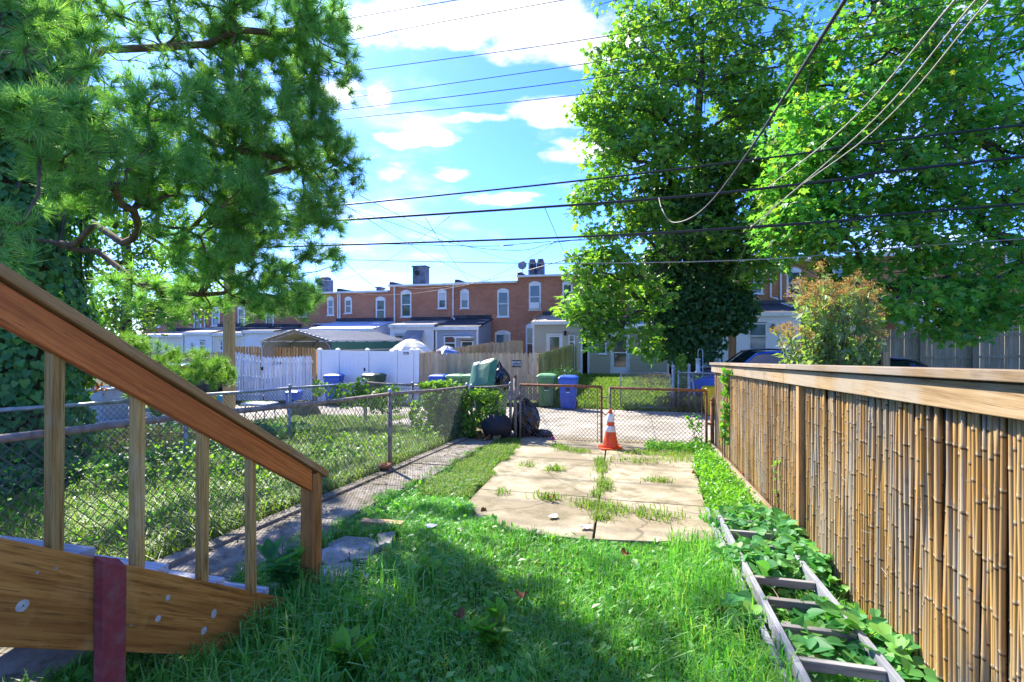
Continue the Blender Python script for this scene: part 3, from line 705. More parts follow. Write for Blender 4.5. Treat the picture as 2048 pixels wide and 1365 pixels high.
def house(u0, u1, ztop, label, wins, mat='brick', roofside=True, spouts=(), chims=(), zb=-1.0, depth=11, group='brick row houses across the alley', parapet=0.0, gut='wpaint'):
    h = thing('row_house', label, 'house', ((u0 + u1) / 2, VF, float(g((u0 + u1) / 2, VF))), 0, group)
    rs = [rect(*w[0], VF) for w in wins]
    mb = MB(); wall_holes(mb, u0 + .002, u1 - .002, zb, ztop, rs, VF)
    z2 = ztop + .35
    mb.add([(u0 + .002, VF, zb), (u0 + .002, VF + depth, zb), (u0 + .002, VF + depth, z2), (u0 + .002, VF, ztop)], [(0, 1, 2, 3)])
    mb.add([(u1 - .002, VF, zb), (u1 - .002, VF + depth, zb), (u1 - .002, VF + depth, z2), (u1 - .002, VF, ztop)], [(0, 3, 2, 1)])
    mb.add([(u0 + .002, VF + depth, zb), (u1 - .002, VF + depth, zb), (u1 - .002, VF + depth, z2), (u0 + .002, VF + depth, z2)], [(0, 1, 2, 3)])
    mb.build('wall', M[mat], h)
    rf = MB().add([(u0, VF - .14, ztop + .002), (u1, VF - .14, ztop + .002), (u1, VF + depth, ztop + .352), (u0, VF + depth, ztop + .352),
              (u0, VF - .14, ztop + .09), (u1, VF - .14, ztop + .09), (u1, VF + depth, ztop + .44), (u0, VF + depth, ztop + .44)],
             [(0, 1, 2, 3), (4, 7, 6, 5), (0, 4, 5, 1), (1, 5, 6, 2), (2, 6, 7, 3), (3, 7, 4, 0)]).build('roof', M['roofgrey'], h)
    gm = MB(); gm.prism([(VF - .25, ztop - .02), (VF - .145, ztop - .05), (VF - .145, ztop + .085), (VF - .25, ztop + .085)], u0 + .02, u1 - .02, 'x'); gm.build('gutter', M[gut], h)
    # party wall cap between neighbours
    MB().bx(u0 - .001, u0 + .24, VF - .02, VF + 3.6, ztop + .096, ztop + .30).build('parapet', M['roofdark'], h)
    for w, r in zip(wins, rs): window(h, r, VF, w[1] if len(w) > 1 else True, w[2] if len(w) > 2 else 'glass', w[3] if len(w) > 3 else False)
    for (px, pyb) in spouts: downspout(h, U(px, VF), VF, Z(px, pyb, VF), ztop - .03, (.25, -.5))
    for (px, w, hgt, dv, kind) in chims:
        u = U(px, VF + dv); zz = ztop + .02; b = MB()
        if kind == 'pot':        # a pair of rounded hoods
            for q in (-.27, .27):
                b.tube([(u + q, VF + dv, zz), (u + q, VF + dv, zz + hgt - .3), (u + q, VF + dv - .05, zz + hgt)], [.28, .26, .17], 10)
            c = b.build('chimney', M['chim'], h)
            for q in (-.27, .27):
                M4 = Matrix.Rotation(math.radians(90), 4, 'X'); MB().lathe([(.11, 0), (.11, .03)], 10, (u + q, VF + dv - .255, zz + hgt * .6), M4).build('flue_opening', M['black'], c)
        else:
            b.bx(u - w / 2, u + w / 2, VF + dv - .35, VF + dv + .35, zz, zz + hgt)
            b.lathe([(w * .5, 0), (w * .46, .15), (w * .3, .24), (.02, .28)], 12, (u, VF + dv, zz + hgt + .001)) if kind == 'round' else b.bx(u - w / 2 - .06, u + w / 2 + .06, VF + dv - .42, VF + dv + .42, zz + hgt + .001, zz + hgt + .08)
            c = b.build('chimney', M['chim'], h)
            M4 = Matrix.Rotation(math.radians(90), 4, 'X')
            MB().lathe([(w * .2, 0), (w * .2, .02)], 10, (u - w * .15, VF + dv - .352, zz + hgt * .72), M4).build('flue_opening', M['black'], c)
    return h
def addition(h, px0, px1, pyt0, pyt1, wallm, roofm, wins=(), doors=(), v=VA, zb=-.6, rise=.35, side=True, edge='wpaint', over=.12):
    """a lean-to on the back of a house: front wall at v between px0 and px1, top edge at pyt0"""
    u0, u1 = U(px0, v), U(px1, v); zt = Z((px0 + px1) / 2, pyt0, v)
    rs = [rect(*w[0], v) for w in wins]; ds = [rect(*d[0], v) for d in doors]
    mb = MB(); wall_holes(mb, u0, u1, zb, zt, rs + ds, v, .08)
    ze = zt + rise
    for u in (u0, u1): mb.add([(u, v, zb), (u, VF, zb), (u, VF, ze), (u, v, zt)], [(0, 1, 2, 3)])
    a = mb.build('addition', M[wallm], h)
    sb = MB(); siding(sb, u0, u1, zb, zt, rs + ds, v)
    siding_side(sb, u1, v, VF - .01, zb, lambda q: zt + rise * (q - v) / (VF - v)); siding_side(sb, u0, v, VF - .01, zb, lambda q: zt + rise * (q - v) / (VF - v), sgn=-1)
    sb.build('siding', M[wallm], a)
    for u in (u0, u1):
        MB().bx(u - .05, u + .05, v - .035, v + .03, zb, zt - .005).build('corner_board', M[edge], a)
    rb = MB(); t = .07
    rb.add([(u0 - over, v - over, zt + .004), (u1 + over, v - over, zt + .004), (u1 + over, VF - .005, ze + .004), (u0 - over, VF - .005, ze + .004),
            (u0 - over, v - over, zt + t), (u1 + over, v - over, zt + t), (u1 + over, VF - .005, ze + t), (u0 - over, VF - .005, ze + t)],
           [(0, 1, 2, 3), (4, 7, 6, 5), (0, 4, 5, 1), (1, 5, 6, 2), (2, 6, 7, 3), (3, 7, 4, 0)])
    r = rb.build('addition_roof', M[roofm], h)
    MB().bx(u0 - over, u1 + over, v - over - .03, v - over - .002, zt - .10, zt + t + .01).build('fascia', M[edge], r)
    MB().bx(u0, u1, VF - .12, VF - .01, ze + t + .004, ze + t + .22).build('flashing', M['roofdark'], r)
    for w, q in zip(wins, rs): window(h, q, v, False, w[1] if len(w) > 1 else 'glass', w[2] if len(w) > 2 else False, .07)
    for d, q in zip(doors, ds): door(h, q, v, d[1])
    return a, zt
def door(h, q, v, kind):
    u0, u1, z0, z1 = q; f = MB(); c = .08
    f.bx(u0, u0 + c, v - .03, v + .06, z0, z1); f.bx(u1 - c, u1, v - .03, v + .06, z0, z1); f.bx(u0 + c, u1 - c, v - .03, v + .06, z1 - c, z1)
    d = f.build('door', M['wpaint'], h)
    m = MB(); a, b = u0 + c + .01, u1 - c - .01; zt = z1 - c - .01
    if kind == 'solid':
        m.bx(a, b, v + .01, v + .05, z0, zt); m.build('door_panel', M['doorbrown'], d)
        for k in range(3):
            zz = z0 + .15 + k * (zt - z0 - .2) / 3
            for s, t in ((a + .07, (a + b) / 2 - .04), ((a + b) / 2 + .04, b - .07)): MB().bx(s, t, v - .006, v + .0095, zz, zz + (zt - z0) / 3 - .16).build('raised_panel', M['doorbrown'], d)
    else:
        m.bx(a, a + .09, v + .01, v + .05, z0, zt); m.bx(b - .09, b, v + .01, v + .05, z0, zt); m.bx(a + .09, b - .09, v + .01, v + .05, z0, z0 + (.35 if kind == 'storm' else .9)); m.bx(a + .09, b - .09, v + .01, v + .05, zt - .09, zt)
        m.bx(a + .09, b - .09, v + .01, v + .05, z0 + (zt - z0) * .55, z0 + (zt - z0) * .55 + .06); m.build('door_panel', M['door'], d)
        MB().bx(a + .09, b - .09, v + .025, v + .035, z0 + .3, zt - .08).build('pane', M['glass'], d)
    MB().bx(b - .06, b - .03, v - .045, v + .008, z0 + .95, z0 + 1.0).build('handle', M['steel'], d)
    MB().bx(u0 - .1, u1 + .1, v - .3, v - .035, z0 - .2, z0 - .03).build('step', M['paver'], d)
B = [-36.4, -32.3, -28.1, -24.0, -19.9, -16.0, -11.43, -7.33, -3.33, .7, 4.8, 8.9, 13.0, 17.1, 21.2]
h = house(B[0], B[1], 4.6, 'brick row house at the low end of the row behind the pine branches', [((305, 622, 322, 655),)], 'brick2', chims=())
addition(h, 268, 366, 672, 0, 'cream', 'rooftan', [((290, 682, 308, 700),)], rise=.3)
h = house(B[1], B[2], 4.85, 'brick row house with a white lean-to seen beside the utility pole', [((388, 622, 403, 662),), ((424, 617, 440, 652), True, 'glassb')], 'brick2', spouts=[(411, 662)])
addition(h, 371, 424, 667, 0, 'whitesid', 'rooftan', [((399, 681, 412, 702), 'glassb'), ((381, 688, 389, 704),)], rise=.45)
h = house(B[2], B[3], 4.9, 'brick row house whose pale lean-to stands just right of the utility pole', [((476, 616, 490, 650),), ((532, 612, 548, 650),)], 'brick2')
addition(h, 428, 486, 669, 0, 'cream', 'roofdark', [((440, 682, 447, 702),)], rise=.5); addition(h, 489, 546, 664, 0, 'whitesid', 'roofdark', rise=.3)
h = house(B[3], B[4], 5.1, 'brick row house with a dark rounded chimney, left of the pale blue lean-to roof', [((655, 598, 668, 631), True, 'glassb'), ((600, 600, 614, 634),)], 'brick', spouts=[(677, 652)], chims=[(650, .95, 1.3, 3.0, 'round')])
addition(h, 575, 640, 664, 0, 'cream', 'roofgrey', rise=.35)
h = house(B[4], B[5], 5.1, 'brick row house with a pale blue lean-to roof behind the carport', [((690, 598, 704, 627),), ((752, 598, 771, 643),)], 'brick', spouts=[(681, 650)], chims=[(761, .3, .55, 3.0, 'cap')])
addition(h, 622, 744, 660, 0, 'whitesid', 'roofblue', rise=.55)
h = house(B[5], B[6], 5.44, 'brick row house with a white lean-to and slanted window awning', [((802, 585, 823, 634),), ((876, 583, 893, 617), True, 'glass', True)], 'brick', spouts=[(790, 650)], chims=[(842, .95, 1.55, 2.5, 'cap')])
a, zt = addition(h, 782, 866, 652, 0, 'whitesid', 'rooftan', [((788, 668, 808, 688),), ((818, 668, 846, 692), 'glassb')], rise=.35)
q = rect(814, 661, 848, 682, VA); MB().add([(q[0], VA - .02, q[3]), (q[1], VA - .02, q[3]), (q[1] + .1, VA - .7, q[2]), (q[0] - .1, VA - .7, q[2]), (q[0], VA - .02, q[3] - .03), (q[1], VA - .02, q[3] - .03), (q[1] + .1, VA - .7, q[2] - .03), (q[0] - .1, VA - .7, q[2] - .03)],
    [(0, 1, 2, 3), (4, 7, 6, 5), (0, 4, 5, 1), (1, 5, 6, 2), (2, 6, 7, 3), (3, 7, 4, 0)]).build('awning', M['roofgrey'], h)
h = house(B[6], B[7], 5.47, 'brick row house with a blue-grey sided lean-to', [((921, 583, 938, 617), True, 'glass', True), ((995, 582, 1018, 634),), ((990, 666, 1021, 722), True, 'glassb')], 'brick', spouts=[(907, 640)])
a, zt = addition(h, 873, 955, 657, 0, 'greysid', 'roofdark', [((888, 671, 912, 702),), ((922, 681, 947, 712),)], rise=.6)
MB().bx(U(914, VA), U(948, VA), VA - .55, VA - .03, Z(930, 677, VA), Z(930, 673, VA)).build('awning', M['wpaint'], h)
MB().bx(U(897, VA), U(904, VA), VA + .0, VA + .011, Z(900, 683, VA), Z(900, 677, VA)).build('window_card', M['redpost'], h)
h = house(B[7], B[8], 5.8, 'brick row house with twin dark chimney hoods and a taupe lean-to', [((1058, 568, 1082, 620), True), ((1052, 653, 1068, 722), True), ((1125, 566, 1145, 603),)], 'brick', chims=[(1073, .8, 1.25, 1.2, 'pot')])
q = rect(1061, 606, 1080, 618, VF); MB().bx(q[0], q[1], VF - .32, VF + .005, q[2], q[3]).build('air_conditioner', M['wpaint'], h)
a, zt = addition(h, 1067, 1163, 646, 0, 'taupe', 'rooftan', [((1137, 668, 1150, 700),)], [((1093, 668, 1125, 748), 'half')], rise=.5)
def wall_lamp(h, px, py, v):
    p = pv(px, py, v); MB().lathe([(.03, 0), (.07, .05), (.09, .2), (.04, .28)], 8, (p[0], v - .14, p[2])).bx(p[0] - .03, p[0] + .03, v - .10, v - .02, p[2] + .1, p[2] + .16).build('wall_lamp', M['black'], h)
wall_lamp(h, 1131, 672, VA)
h = house(B[8], B[9], 5.8, 'brick row house with an olive-taupe lean-to and white storm door', [((1207, 570, 1228, 604),), ((1262, 565, 1284, 612),)], 'brick', spouts=[(1176, 640), (1199, 630)])
a, zt = addition(h, 1177, 1336, 654, 0, 'taupe2', 'roofblue', [((1195, 653, 1213, 708),)], [((1221, 670, 1259, 748), 'storm')], rise=.35)
wall_lamp(h, 1219, 680, VA)
h = house(B[9], B[10], 6.05, 'brick row house mostly hidden behind the ivy-clad maple', [((1345, 560, 1365, 600),), ((1420, 552, 1440, 596),)], 'brick3')
addition(h, 1345, 1440, 650, 0, 'greysid', 'roofgrey', [((1395, 668, 1412, 700),)], rise=.3)
h = house(B[10], B[11], 6.2, 'orange brick row house with a white sided lean-to and brown door', [((1505, 545, 1526, 588), True, 'glassb'), ((1573, 541, 1602, 592),)], 'brick3', spouts=[(1541, 600), (1561, 612)])
a, zt = addition(h, 1447, 1600, 629, 0, 'whitesid', 'roofdark', [((1497, 645, 1534, 700), 'glassb')], [((1453, 664, 1476, 730), 'solid')], rise=.6)
wall_lamp(h, 1545, 660, VA)
h = house(B[11], B[12], 6.3, 'orange brick row house behind the flowering bush', [((1665, 535, 1690, 585),), ((1742, 600, 1770, 650), True), ((1700, 640, 1722, 700), True)], 'brick3')
addition(h, 1615, 1700, 625, 0, 'cream', 'roofgrey', [((1640, 650, 1660, 690),)], rise=.4)
h = house(B[12], B[13], 6.4, 'orange brick row house behind the lower branches of the right maple', [((1820, 525, 1850, 580),), ((1905, 520, 1935, 575),)], 'brick3')
addition(h, 1850, 1960, 605, 0, 'whitesid', 'roofgrey', [((1885, 640, 1910, 680),)], rise=.4)
h = house(B[13], B[14], 6.5, 'orange brick row house at the right end of the row', [((2010, 510, 2040, 570),)], 'brick3')
# satellite dish on the roof
p = pv(1045, 532, 31.6); d = thing('satellite_dish', 'small grey satellite dish on the roof beside the twin chimney hoods', 'satellite dish', (p[0], p[1], p[2] - .6))
M4 = Matrix.Rotation(math.radians(75), 4, 'X')
MB().lathe([(.02, 0), (.16, .015), (.28, .06), (.285, .065), (.16, .03), (.02, .018)], 16, tuple(p), M4).build('dish', M['steel'], d, True)
MB().tube([(p[0], p[1] + .05, p[2] - .62), (p[0], p[1] + .05, p[2] - .1)], .025).build('mast', M['steel'], d)
MB().tube([(p[0], p[1], p[2] - .25), (p[0] + .05, p[1] - .32, p[2] - .02)], .015).bx(p[0] + .01, p[0] + .09, p[1] - .36, p[1] - .28, p[2] - .05, p[2] + .02).build('feed_arm', M['steel'], d)
# ---------------------------------------------------------------- fences across the alley
PK = {}
def picket_mesh(kind, w, t, mat):
    key = (kind, round(w, 3), mat)
    if key in PK: return PK[key]
    if kind == 'point': poly = [(-w / 2, 0), (w / 2, 0), (w / 2, .955), (0, 1), (-w / 2, .955)]
    elif kind == 'dog': poly = [(-w / 2, 0), (w / 2, 0), (w / 2, .965), (w * .22, 1), (-w * .22, 1), (-w / 2, .965)]
    else: poly = [(-w / 2, 0), (w / 2, 0), (w / 2, 1), (-w / 2, 1)]
    o = MB().prism(poly, -t / 2, t / 2).build('picket', M[mat]); me = o.data; bpy.data.objects.remove(o); PK[key] = me; return me
def picket_fence(label, p0, p1, top0, top1, mat, w=.135, gap=.012, kind='dog', sag=None, posts=(), rails=True, railside=1, zlow=.05, name='picket_fence', group=None, postm=None, jit=.02, cat='fence', rot=0.0):
    p0 = np.array(p0, float); p1 = np.array(p1, float); L = np.linalg.norm(p1 - p0); d = (p1 - p0) / L; ang = math.atan2(d[1], d[0])
    f = thing(name, label, cat, (p0[0], p0[1], float(g(*p0))), 0, group); n = int(L / (w + gap)); nrm = np.array([-d[1], d[0]])
    me = picket_mesh(kind, w, .018, mat)
    for i in range(n):
        s = (i + .5) * L / n; q = p0 + d * s; t = s / L; zt = top0 + (top1 - top0) * t + (sag(t) if sag else 0) + random.uniform(-jit, jit); zb = float(g(*q)) + zlow
        o = link('picket', me, f, None, (q[0] - ORG[f.name][0], q[1] - ORG[f.name][1], zb - ORG[f.name][2]))
        o.scale = (1, 1, zt - zb); o.rotation_euler = (0, random.uniform(-.008, .008) + rot, ang)
    if rails:
        for k in (.14, .52, .86):
            a = p0 + nrm * railside * .04; b = p1 + nrm * railside * .04; za = float(g(*p0)); zb = float(g(*p1))
            MB().beam((*a, za + (top0 - za) * k), (*b, zb + (top1 - zb) * k), .04, .085).build('rail', M[mat], f)
    for s in posts:
        q = p0 + d * s * L + nrm * railside * .11; zt = top0 + (top1 - top0) * s
        MB().bx(q[0] - .045, q[0] + .045, q[1] - .045, q[1] + .045, float(g(*q)) - .3, zt - .02).build('post', M[postm or mat], f)
    return f
VW = 17.3
zt = Z(950, 706, VW)
uA, uB = U(838, VW), U(1074, VW)
picket_fence('pale raw wood privacy fence behind the row of bins, hung with a warning sign', (uA, VW), (uB, VW), zt - .01, zt + .01, 'pick', kind='dog', posts=(0, .5, 1), railside=1)
picket_fence('greenish wood privacy fence running back towards the taupe lean-to', (uB + .04, VW + .1), (uB + .04, 27.2), zt - .02, Z(1158, 688, 27.2), 'pickg', kind='dog', posts=(.02, .22, .42, .62, .82, .99), railside=-1)
picket_fence('far weathered wood fence running back behind the blue canopy', (uA + .05, VW + .15), (uA + .05, 27.0), zt, Z(985, 684, 27.0), 'pick', kind='point', posts=(.3, .6, .98), railside=1, w=.11, gap=.03)
picket_fence('tall wood fence panel standing in front of the brick house with the blue-grey lean-to', (U(936, 25), 25), (U(1043, 25), 25), Z(936, 691, 25), Z(1043, 681, 25), 'pick', kind='flat', posts=(0, .5, 1), jit=.05)
# warning sign
def text_mesh(s, size, depth=.004, spacing=1.0):
    c = bpy.data.curves.new('t', 'FONT'); c.body = s; c.size = size; c.extrude = depth; c.align_x = 'CENTER'; c.align_y = 'CENTER'; c.space_line = .85; c.space_character = spacing
    o = bpy.data.objects.new('t', c); COL.objects.link(o); dg = bpy.context.evaluated_depsgraph_get(); me = bpy.data.meshes.new_from_object(o.evaluated_get(dg)); bpy.data.objects.remove(o); return me
def put_text(name, s, size, mat, parent, p, bold=0.0, sx=1.0):
    me = text_mesh(s, size); me.materials.clear(); me.materials.append(mat)
    o = link(name, me, parent, None, tuple(np.array(p) - ORG[parent.name])); o.rotation_euler = (math.radians(90), 0, 0); o.scale = (sx, 1, 1); return o
p = pv(1033, 728, VW - .03); s = thing('warning_sign', 'small black sign reading BEWARE OF THE DOG on the raw wood fence', 'sign', (p[0], VW - .03, p[2]))
MB().bx(p[0] - .165, p[0] + .165, VW - .032, VW - .022, p[2] - .12, p[2] + .12).build('plate', M['sign'], s)
put_text('lettering', 'BEWARE', .115, M['white'], s, (p[0], VW - .036, p[2] + .045), sx=.72); put_text('lettering', 'OF THE DOG', .10, M['white'], s, (p[0], VW - .036, p[2] - .05), sx=.58)
# white vinyl fence with gate
zv = Z(740, 701, VW); f = thing('vinyl_fence', 'plain white vinyl privacy fence with a gate behind the bins', 'fence', (U(740, VW), VW, float(g(U(740, VW), VW))))
bounds = [640, 676, 735, 792, 824, 836]
for i, px in enumerate(bounds):
    u = U(px, VW); MB().bx(u - .065, u + .065, VW - .065, VW + .065, -.6, zv + .03).build('post', M['white'], f)
    MB().add([(u - .075, VW - .075, zv + .031), (u + .075, VW - .075, zv + .031), (u + .075, VW + .075, zv + .031), (u - .075, VW + .075, zv + .031), (u, VW, zv + .09)], [(0, 1, 4), (1, 2, 4), (2, 3, 4), (3, 0, 4), (3, 2, 1, 0)]).build('post_cap', M['white'], f)
for a, b in zip(bounds, bounds[1:]):
    u0, u1 = U(a, VW) + .07, U(b, VW) - .07
    if u1 - u0 < .05: continue
    n = max(1, round((u1 - u0) / .15))
    zo = -.03 if (a, b) in ((676, 735), (735, 792)) else 0
    for k in range(n):
        x0 = u0 + (u1 - u0) * k / n; x1 = u0 + (u1 - u0) * (k + 1) / n; MB().bx(x0 + .002, x1 - .002, VW - .012, VW + .012, -.35, zv - .14 + zo).build('board', M['white'], f)
    for z0, z1 in ((zv - .14 + zo, zv + zo), (-.42, -.30)): MB().bx(u0, u1, VW - .028, VW + .028, z0 + .001, z1).build('rail', M['white'], f)
u = U(731, VW); MB().bx(u - .03, u + .03, VW - .085, VW - .03, zv - .78, zv - .66).build('gate_latch', M['black'], f)
p = pv(813, 707, VW); sg = thing('plaque', 'tiny dark plaque near the top of the white vinyl fence', 'sign', (p[0], VW - .07, p[2]))
MB().bx(p[0] - .1, p[0] + .1, VW - .045, VW - .03, p[2] - .04, p[2] + .04).build('plate', M['sign'], sg)
MB().bx(p[0] - .07, p[0] + .07, VW - .049, VW - .0455, p[2] - .012, p[2] + .012).build('print', M['wpaint'], sg)
# white picket gate 734
u0, u1 = U(466, VW), U(628, VW); um = U(527, VW); zg0, zg1, zgm = Z(466, 702, VW), Z(626, 711, VW), Z(527, 713, VW)
ga = picket_fence('white painted picket gate leaf sagging beside the utility pole', (u0, VW), (um - .03, VW), zg0, zgm, 'wpick', w=.125, gap=.018, kind='point', name='picket_gate', jit=.01, rot=.03, cat='gate')
gb = picket_fence('white painted picket gate leaf with the house number 734', (um + .03, VW), (u1 - .05, VW), zgm - .02, zg1, 'wpick', w=.125, gap=.018, kind='point', name='picket_gate', jit=.01, rot=-.03, cat='gate')
for ch, px in (('7', 548), ('3', 554.5), ('4', 561)):
    p = pv(px, 727, VW); put_text('digit', ch, .17, M['black'], gb, (p[0], VW - .016, p[2]))
MB().bx(um - .06, um - .0, VW - .07, VW - .02, zgm - .55, zgm - .42).build('gate_latch', M['black'], ga)
pz = thing('fence_post', 'bare brown timber post between the white picket gate and the white vinyl fence', 'post', (u1 + .06, VW, -.4)); MB().bx(u1, u1 + .12, VW - .05, VW + .05, -.6, zv + .02).build('shaft', M['batten'], pz)
picket_fence('brown wood fence in the shade under the carport', (U(470, 19.4), 19.4), (U(632, 19.4), 19.4), Z(520, 694, 19.4), Z(600, 695, 19.4), 'batten', w=.11, gap=.03, kind='flat', posts=(0, .5, 1), jit=.03)
picket_fence('weathered grey picket fence in front of the cream lean-tos', (U(300, 19.5), 19.5), (U(462, 19.5), 19.5), Z(330, 704, 19.5), Z(440, 703, 19.5), 'pickw', w=.11, gap=.03, kind='point', posts=(.3, .7), jit=.03)
picket_fence('bleached grey board fence behind the dark car, shaded by the right maple', (U(1700, 21.5), 21.5), (U(2120, 21.5), 21.5), Z(1760, 660, 21.5), Z(2040, 664, 21.5) + .25, 'pickw', w=.142, gap=.001, kind='flat', posts=(.1, .35, .6, .85), railside=-1, jit=.03)
# ---------------------------------------------------------------- carport, umbrellas, canopy
cu0, cu1, cv0, cv1 = -15.6, -12.3, 18.6, 25.4; ze = Z(660, 683, cv0); zp = Z(596, 660, cv0); cm = (cu0 + cu1) / 2; gz = float(g(cm, 20))
c = thing('carport', 'open steel carport with ribbed roof and green side behind the white gate', 'carport', (cm, cv0, gz))
for s, (ua, ub) in enumerate(((cu0 - .08, cm), (cu1 + .08, cm))):
    n = 9
    for k in range(n):         # each sheet runs the length of the shed
        t0, t1 = k / n, (k + 1) / n; x0, x1 = ua + (ub - ua) * t0, ua + (ub - ua) * t1; z0, z1 = ze + (zp - ze) * t0, ze + (zp - ze) * t1; rib = x0 + (x1 - x0) * .12
        MB().add([(x, v, z + dz) for v in (cv0 - .1, cv1) for x, z, dz in ((x0, z0, .0), (x0, z0, .06), (rib, z0 + (z1 - z0) * .12, .06), (rib, z0 + (z1 - z0) * .12, .012), (x1, z1, .012), (x1, z1, 0))],
                 [(0, 1, 2, 3, 4, 5), (11, 10, 9, 8, 7, 6)] + [(i, i + 6, (i + 1) % 6 + 6, (i + 1) % 6) for i in range(6)]).build('roof_sheet', M['sheet'], c)
for v in (cv0, cv0 + 1.7, cv0 + 3.4, cv0 + 5.1, cv1 - .1):
    for s, x in ((1, cu0), (-1, cu1)): MB().tube([(x, v, gz - .2), (x, v, ze - .35), (x + s * .08, v, ze - .16), (x + s * .3, v, ze + .0), (cm, v, zp - .07)], .035, 6).build('frame_tube', M['steel'], c)
MB().bx(cu1 + .04, cu1 + .06, cv0, cv1, ze - .75, ze - .03).build('side_sheet', M['sheetg'], c); MB().bx(cu0 - .06, cu0 - .04, cv0, cv1, ze - .75, ze - .03).build('side_sheet', M['sheet'], c)
MB().bx(cu1 + .061, cu1 + .075, cv0, cv1, ze - .42, ze - .36).build('side_trim', M['sheet'], c)
def umbrella(label, px, py, v, R, H, mat, n=8):
    p = pv(px, py, v); gz = float(g(p[0], v)); um = thing('patio_umbrella', label, 'umbrella', (p[0], v, gz)); vs = [tuple(p)]; fs = []
    rings = 4
    for r in range(1, rings + 1):
        t = r / rings
        for k in range(n * 2):
            a = math.pi * k / n; rr = R * t * (1.0 if k % 2 == 0 else .96); vs.append((p[0] + rr * math.cos(a), v + rr * math.sin(a), p[2] - H * t ** 1.7 + (0 if k % 2 == 0 else -.07 * t) + random.uniform(-.025, .025)))
    m = 2 * n
    for k in range(m): fs.append((0, 1 + k, 1 + (k + 1) % m))
    for r in range(rings - 1):
        for k in range(m): fs.append((1 + r * m + k, 1 + (r + 1) * m + k, 1 + (r + 1) * m + (k + 1) % m, 1 + r * m + (k + 1) % m))
    b = 1 + (rings - 1) * m; e0 = len(vs)
    for k in range(m): x, y, z = vs[b + k]; vs.append((x * 1, y, z - .14))
    for k in range(m): fs.append((b + k, e0 + k, e0 + (k + 1) % m, b + (k + 1) % m))
    MB().add(vs, fs).build('canopy', M[mat], um)
    MB().tube([(p[0], v, gz), (p[0], v, p[2] + .05)], .022).build('pole', M['steel'], um)
    for k in range(n):
        a = 2 * math.pi * k / n; MB().tube([(p[0], v, p[2] - .06), (p[0] + R * .95 * math.cos(a), v + R * .95 * math.sin(a), p[2] - H * .95 - .03)], .008, 4).build('rib', M['steel'], um)
    return um
umbrella('cream patio umbrella showing over the white vinyl fence', 822, 678, 20.6, .98, .52, 'umb')
umbrella('smaller cream umbrella top behind the grey lean-to fence line', 893, 692, 24.5, .6, .3, 'umb')
umbrella('blue and white canopy peeking over the raw wood fence', 895, 696, 19.5, .62, .28, 'tarp', 4)
# ---------------------------------------------------------------- wheeled bins
BIN = {}
def bin_parts(key, w=.56, dpt=.62, hgt=.98):
    """meshes of a wheeled bin, front to -y, made once"""
    if key in BIN: return BIN[key]
    body, lid = key; parts = []
    b = MB(); k = .80
    def ring(s, z): return [(x * w / 2 * s, y * dpt / 2 * s, z) for x, y in ((-.86, -1), (.86, -1), (1, -.86), (1, .86), (.86, 1), (-.86, 1), (-1, .86), (-1, -.86))]
    R = [ring(.78, .05), ring(.80, .12), ring(.93, hgt * .80), ring(1.0, hgt * .81), ring(1.02, hgt * .92), ring(1.05, hgt * .925), ring(1.05, hgt * .95)]
    vs = [p for r in R for p in r]; fs = [tuple(reversed(range(8))), tuple(48 + i for i in range(8))]
    for i in range(6):
        for j in range(8): fs.append((i * 8 + j, i * 8 + (j + 1) % 8, (i + 1) * 8 + (j + 1) % 8, (i + 1) * 8 + j))
    b.add(vs, fs)
    for x in (-.13, .13): b.bx(x - .02, x + .02, -dpt / 2 * .91, -dpt / 2 * .80, .16, hgt * .72)
    parts.append(('body', b, body, .008))
    l = MB(); R = [ring(1.09, hgt * .952), ring(1.10, hgt * .985), ring(1.02, hgt * 1.02), ring(.75, hgt * 1.055), ring(.3, hgt * 1.07)]
    vs = [p for r in R for p in r]; fs = [tuple(reversed(range(8))), tuple(32 + i for i in range(8))]
    for i in range(4):
        for j in range(8): fs.append((i * 8 + j, i * 8 + (j + 1) % 8, (i + 1) * 8 + (j + 1) % 8, (i + 1) * 8 + j))
    l.add(vs, fs); parts.append(('lid', l, lid, .006))
    hd = MB().tube([(-w * .36, dpt * .50, hgt * .92), (-w * .36, dpt * .60, hgt * .95), (w * .36, dpt * .60, hgt * .95), (w * .36, dpt * .50, hgt * .92)], .018); parts.append(('handle', hd, body, 0))
    for s in (-1, 1):
        wm = MB().lathe([(.02, -.03), (.09, -.028), (.125, -.02), (.125, .02), (.09, .028), (.02, .03)], 14, (s * w * .40, dpt * .42, .125), Matrix.Rotation(math.radians(90), 4, 'Y')); parts.append(('wheel', wm, 'black', 0))
    mk_ = MB().bx(-.06, .06, -dpt / 2 * .985, -dpt / 2 * .90, hgt * .60, hgt * .68); parts.append(('label_patch', mk_, 'black', 0))
    mk2 = MB().bx(-.07, .07, -dpt / 2 * .965, -dpt / 2 * .89, hgt * .54, hgt * .555).bx(-.05, -.01, -dpt / 2 * 1.005, -dpt / 2 * .91, hgt * .72, hgt * .728).bx(.01, .05, -dpt / 2 * 1.005, -dpt / 2 * .91, hgt * .72, hgt * .728); parts.append(('print', mk2, 'wpaint', 0))
    out = []
    for n, mb, mat, bev in parts:
        o = mb.build(n, M[mat], None, local=True, bevel=bev); out.append((n, o.data, bev)); bpy.data.objects.remove(o)
    BIN[key] = out; return out
def wheelie(label, u, v, rz, body, lid, s=1.0, group='wheeled bins along the alley', z=None):
    t = thing('wheeled_bin', label, 'bin', (u, v, float(g(u, v)) + .012 if z is None else z), rz, group); t.scale = (s, s, s)
    for n, me, bev in bin_parts((body, lid)):
        o = link(n, me, t)
        if bev: b = o.modifiers.new('bevel', 'BEVEL'); b.width = bev; b.segments = 2; b.limit_method = 'ANGLE'
    return t
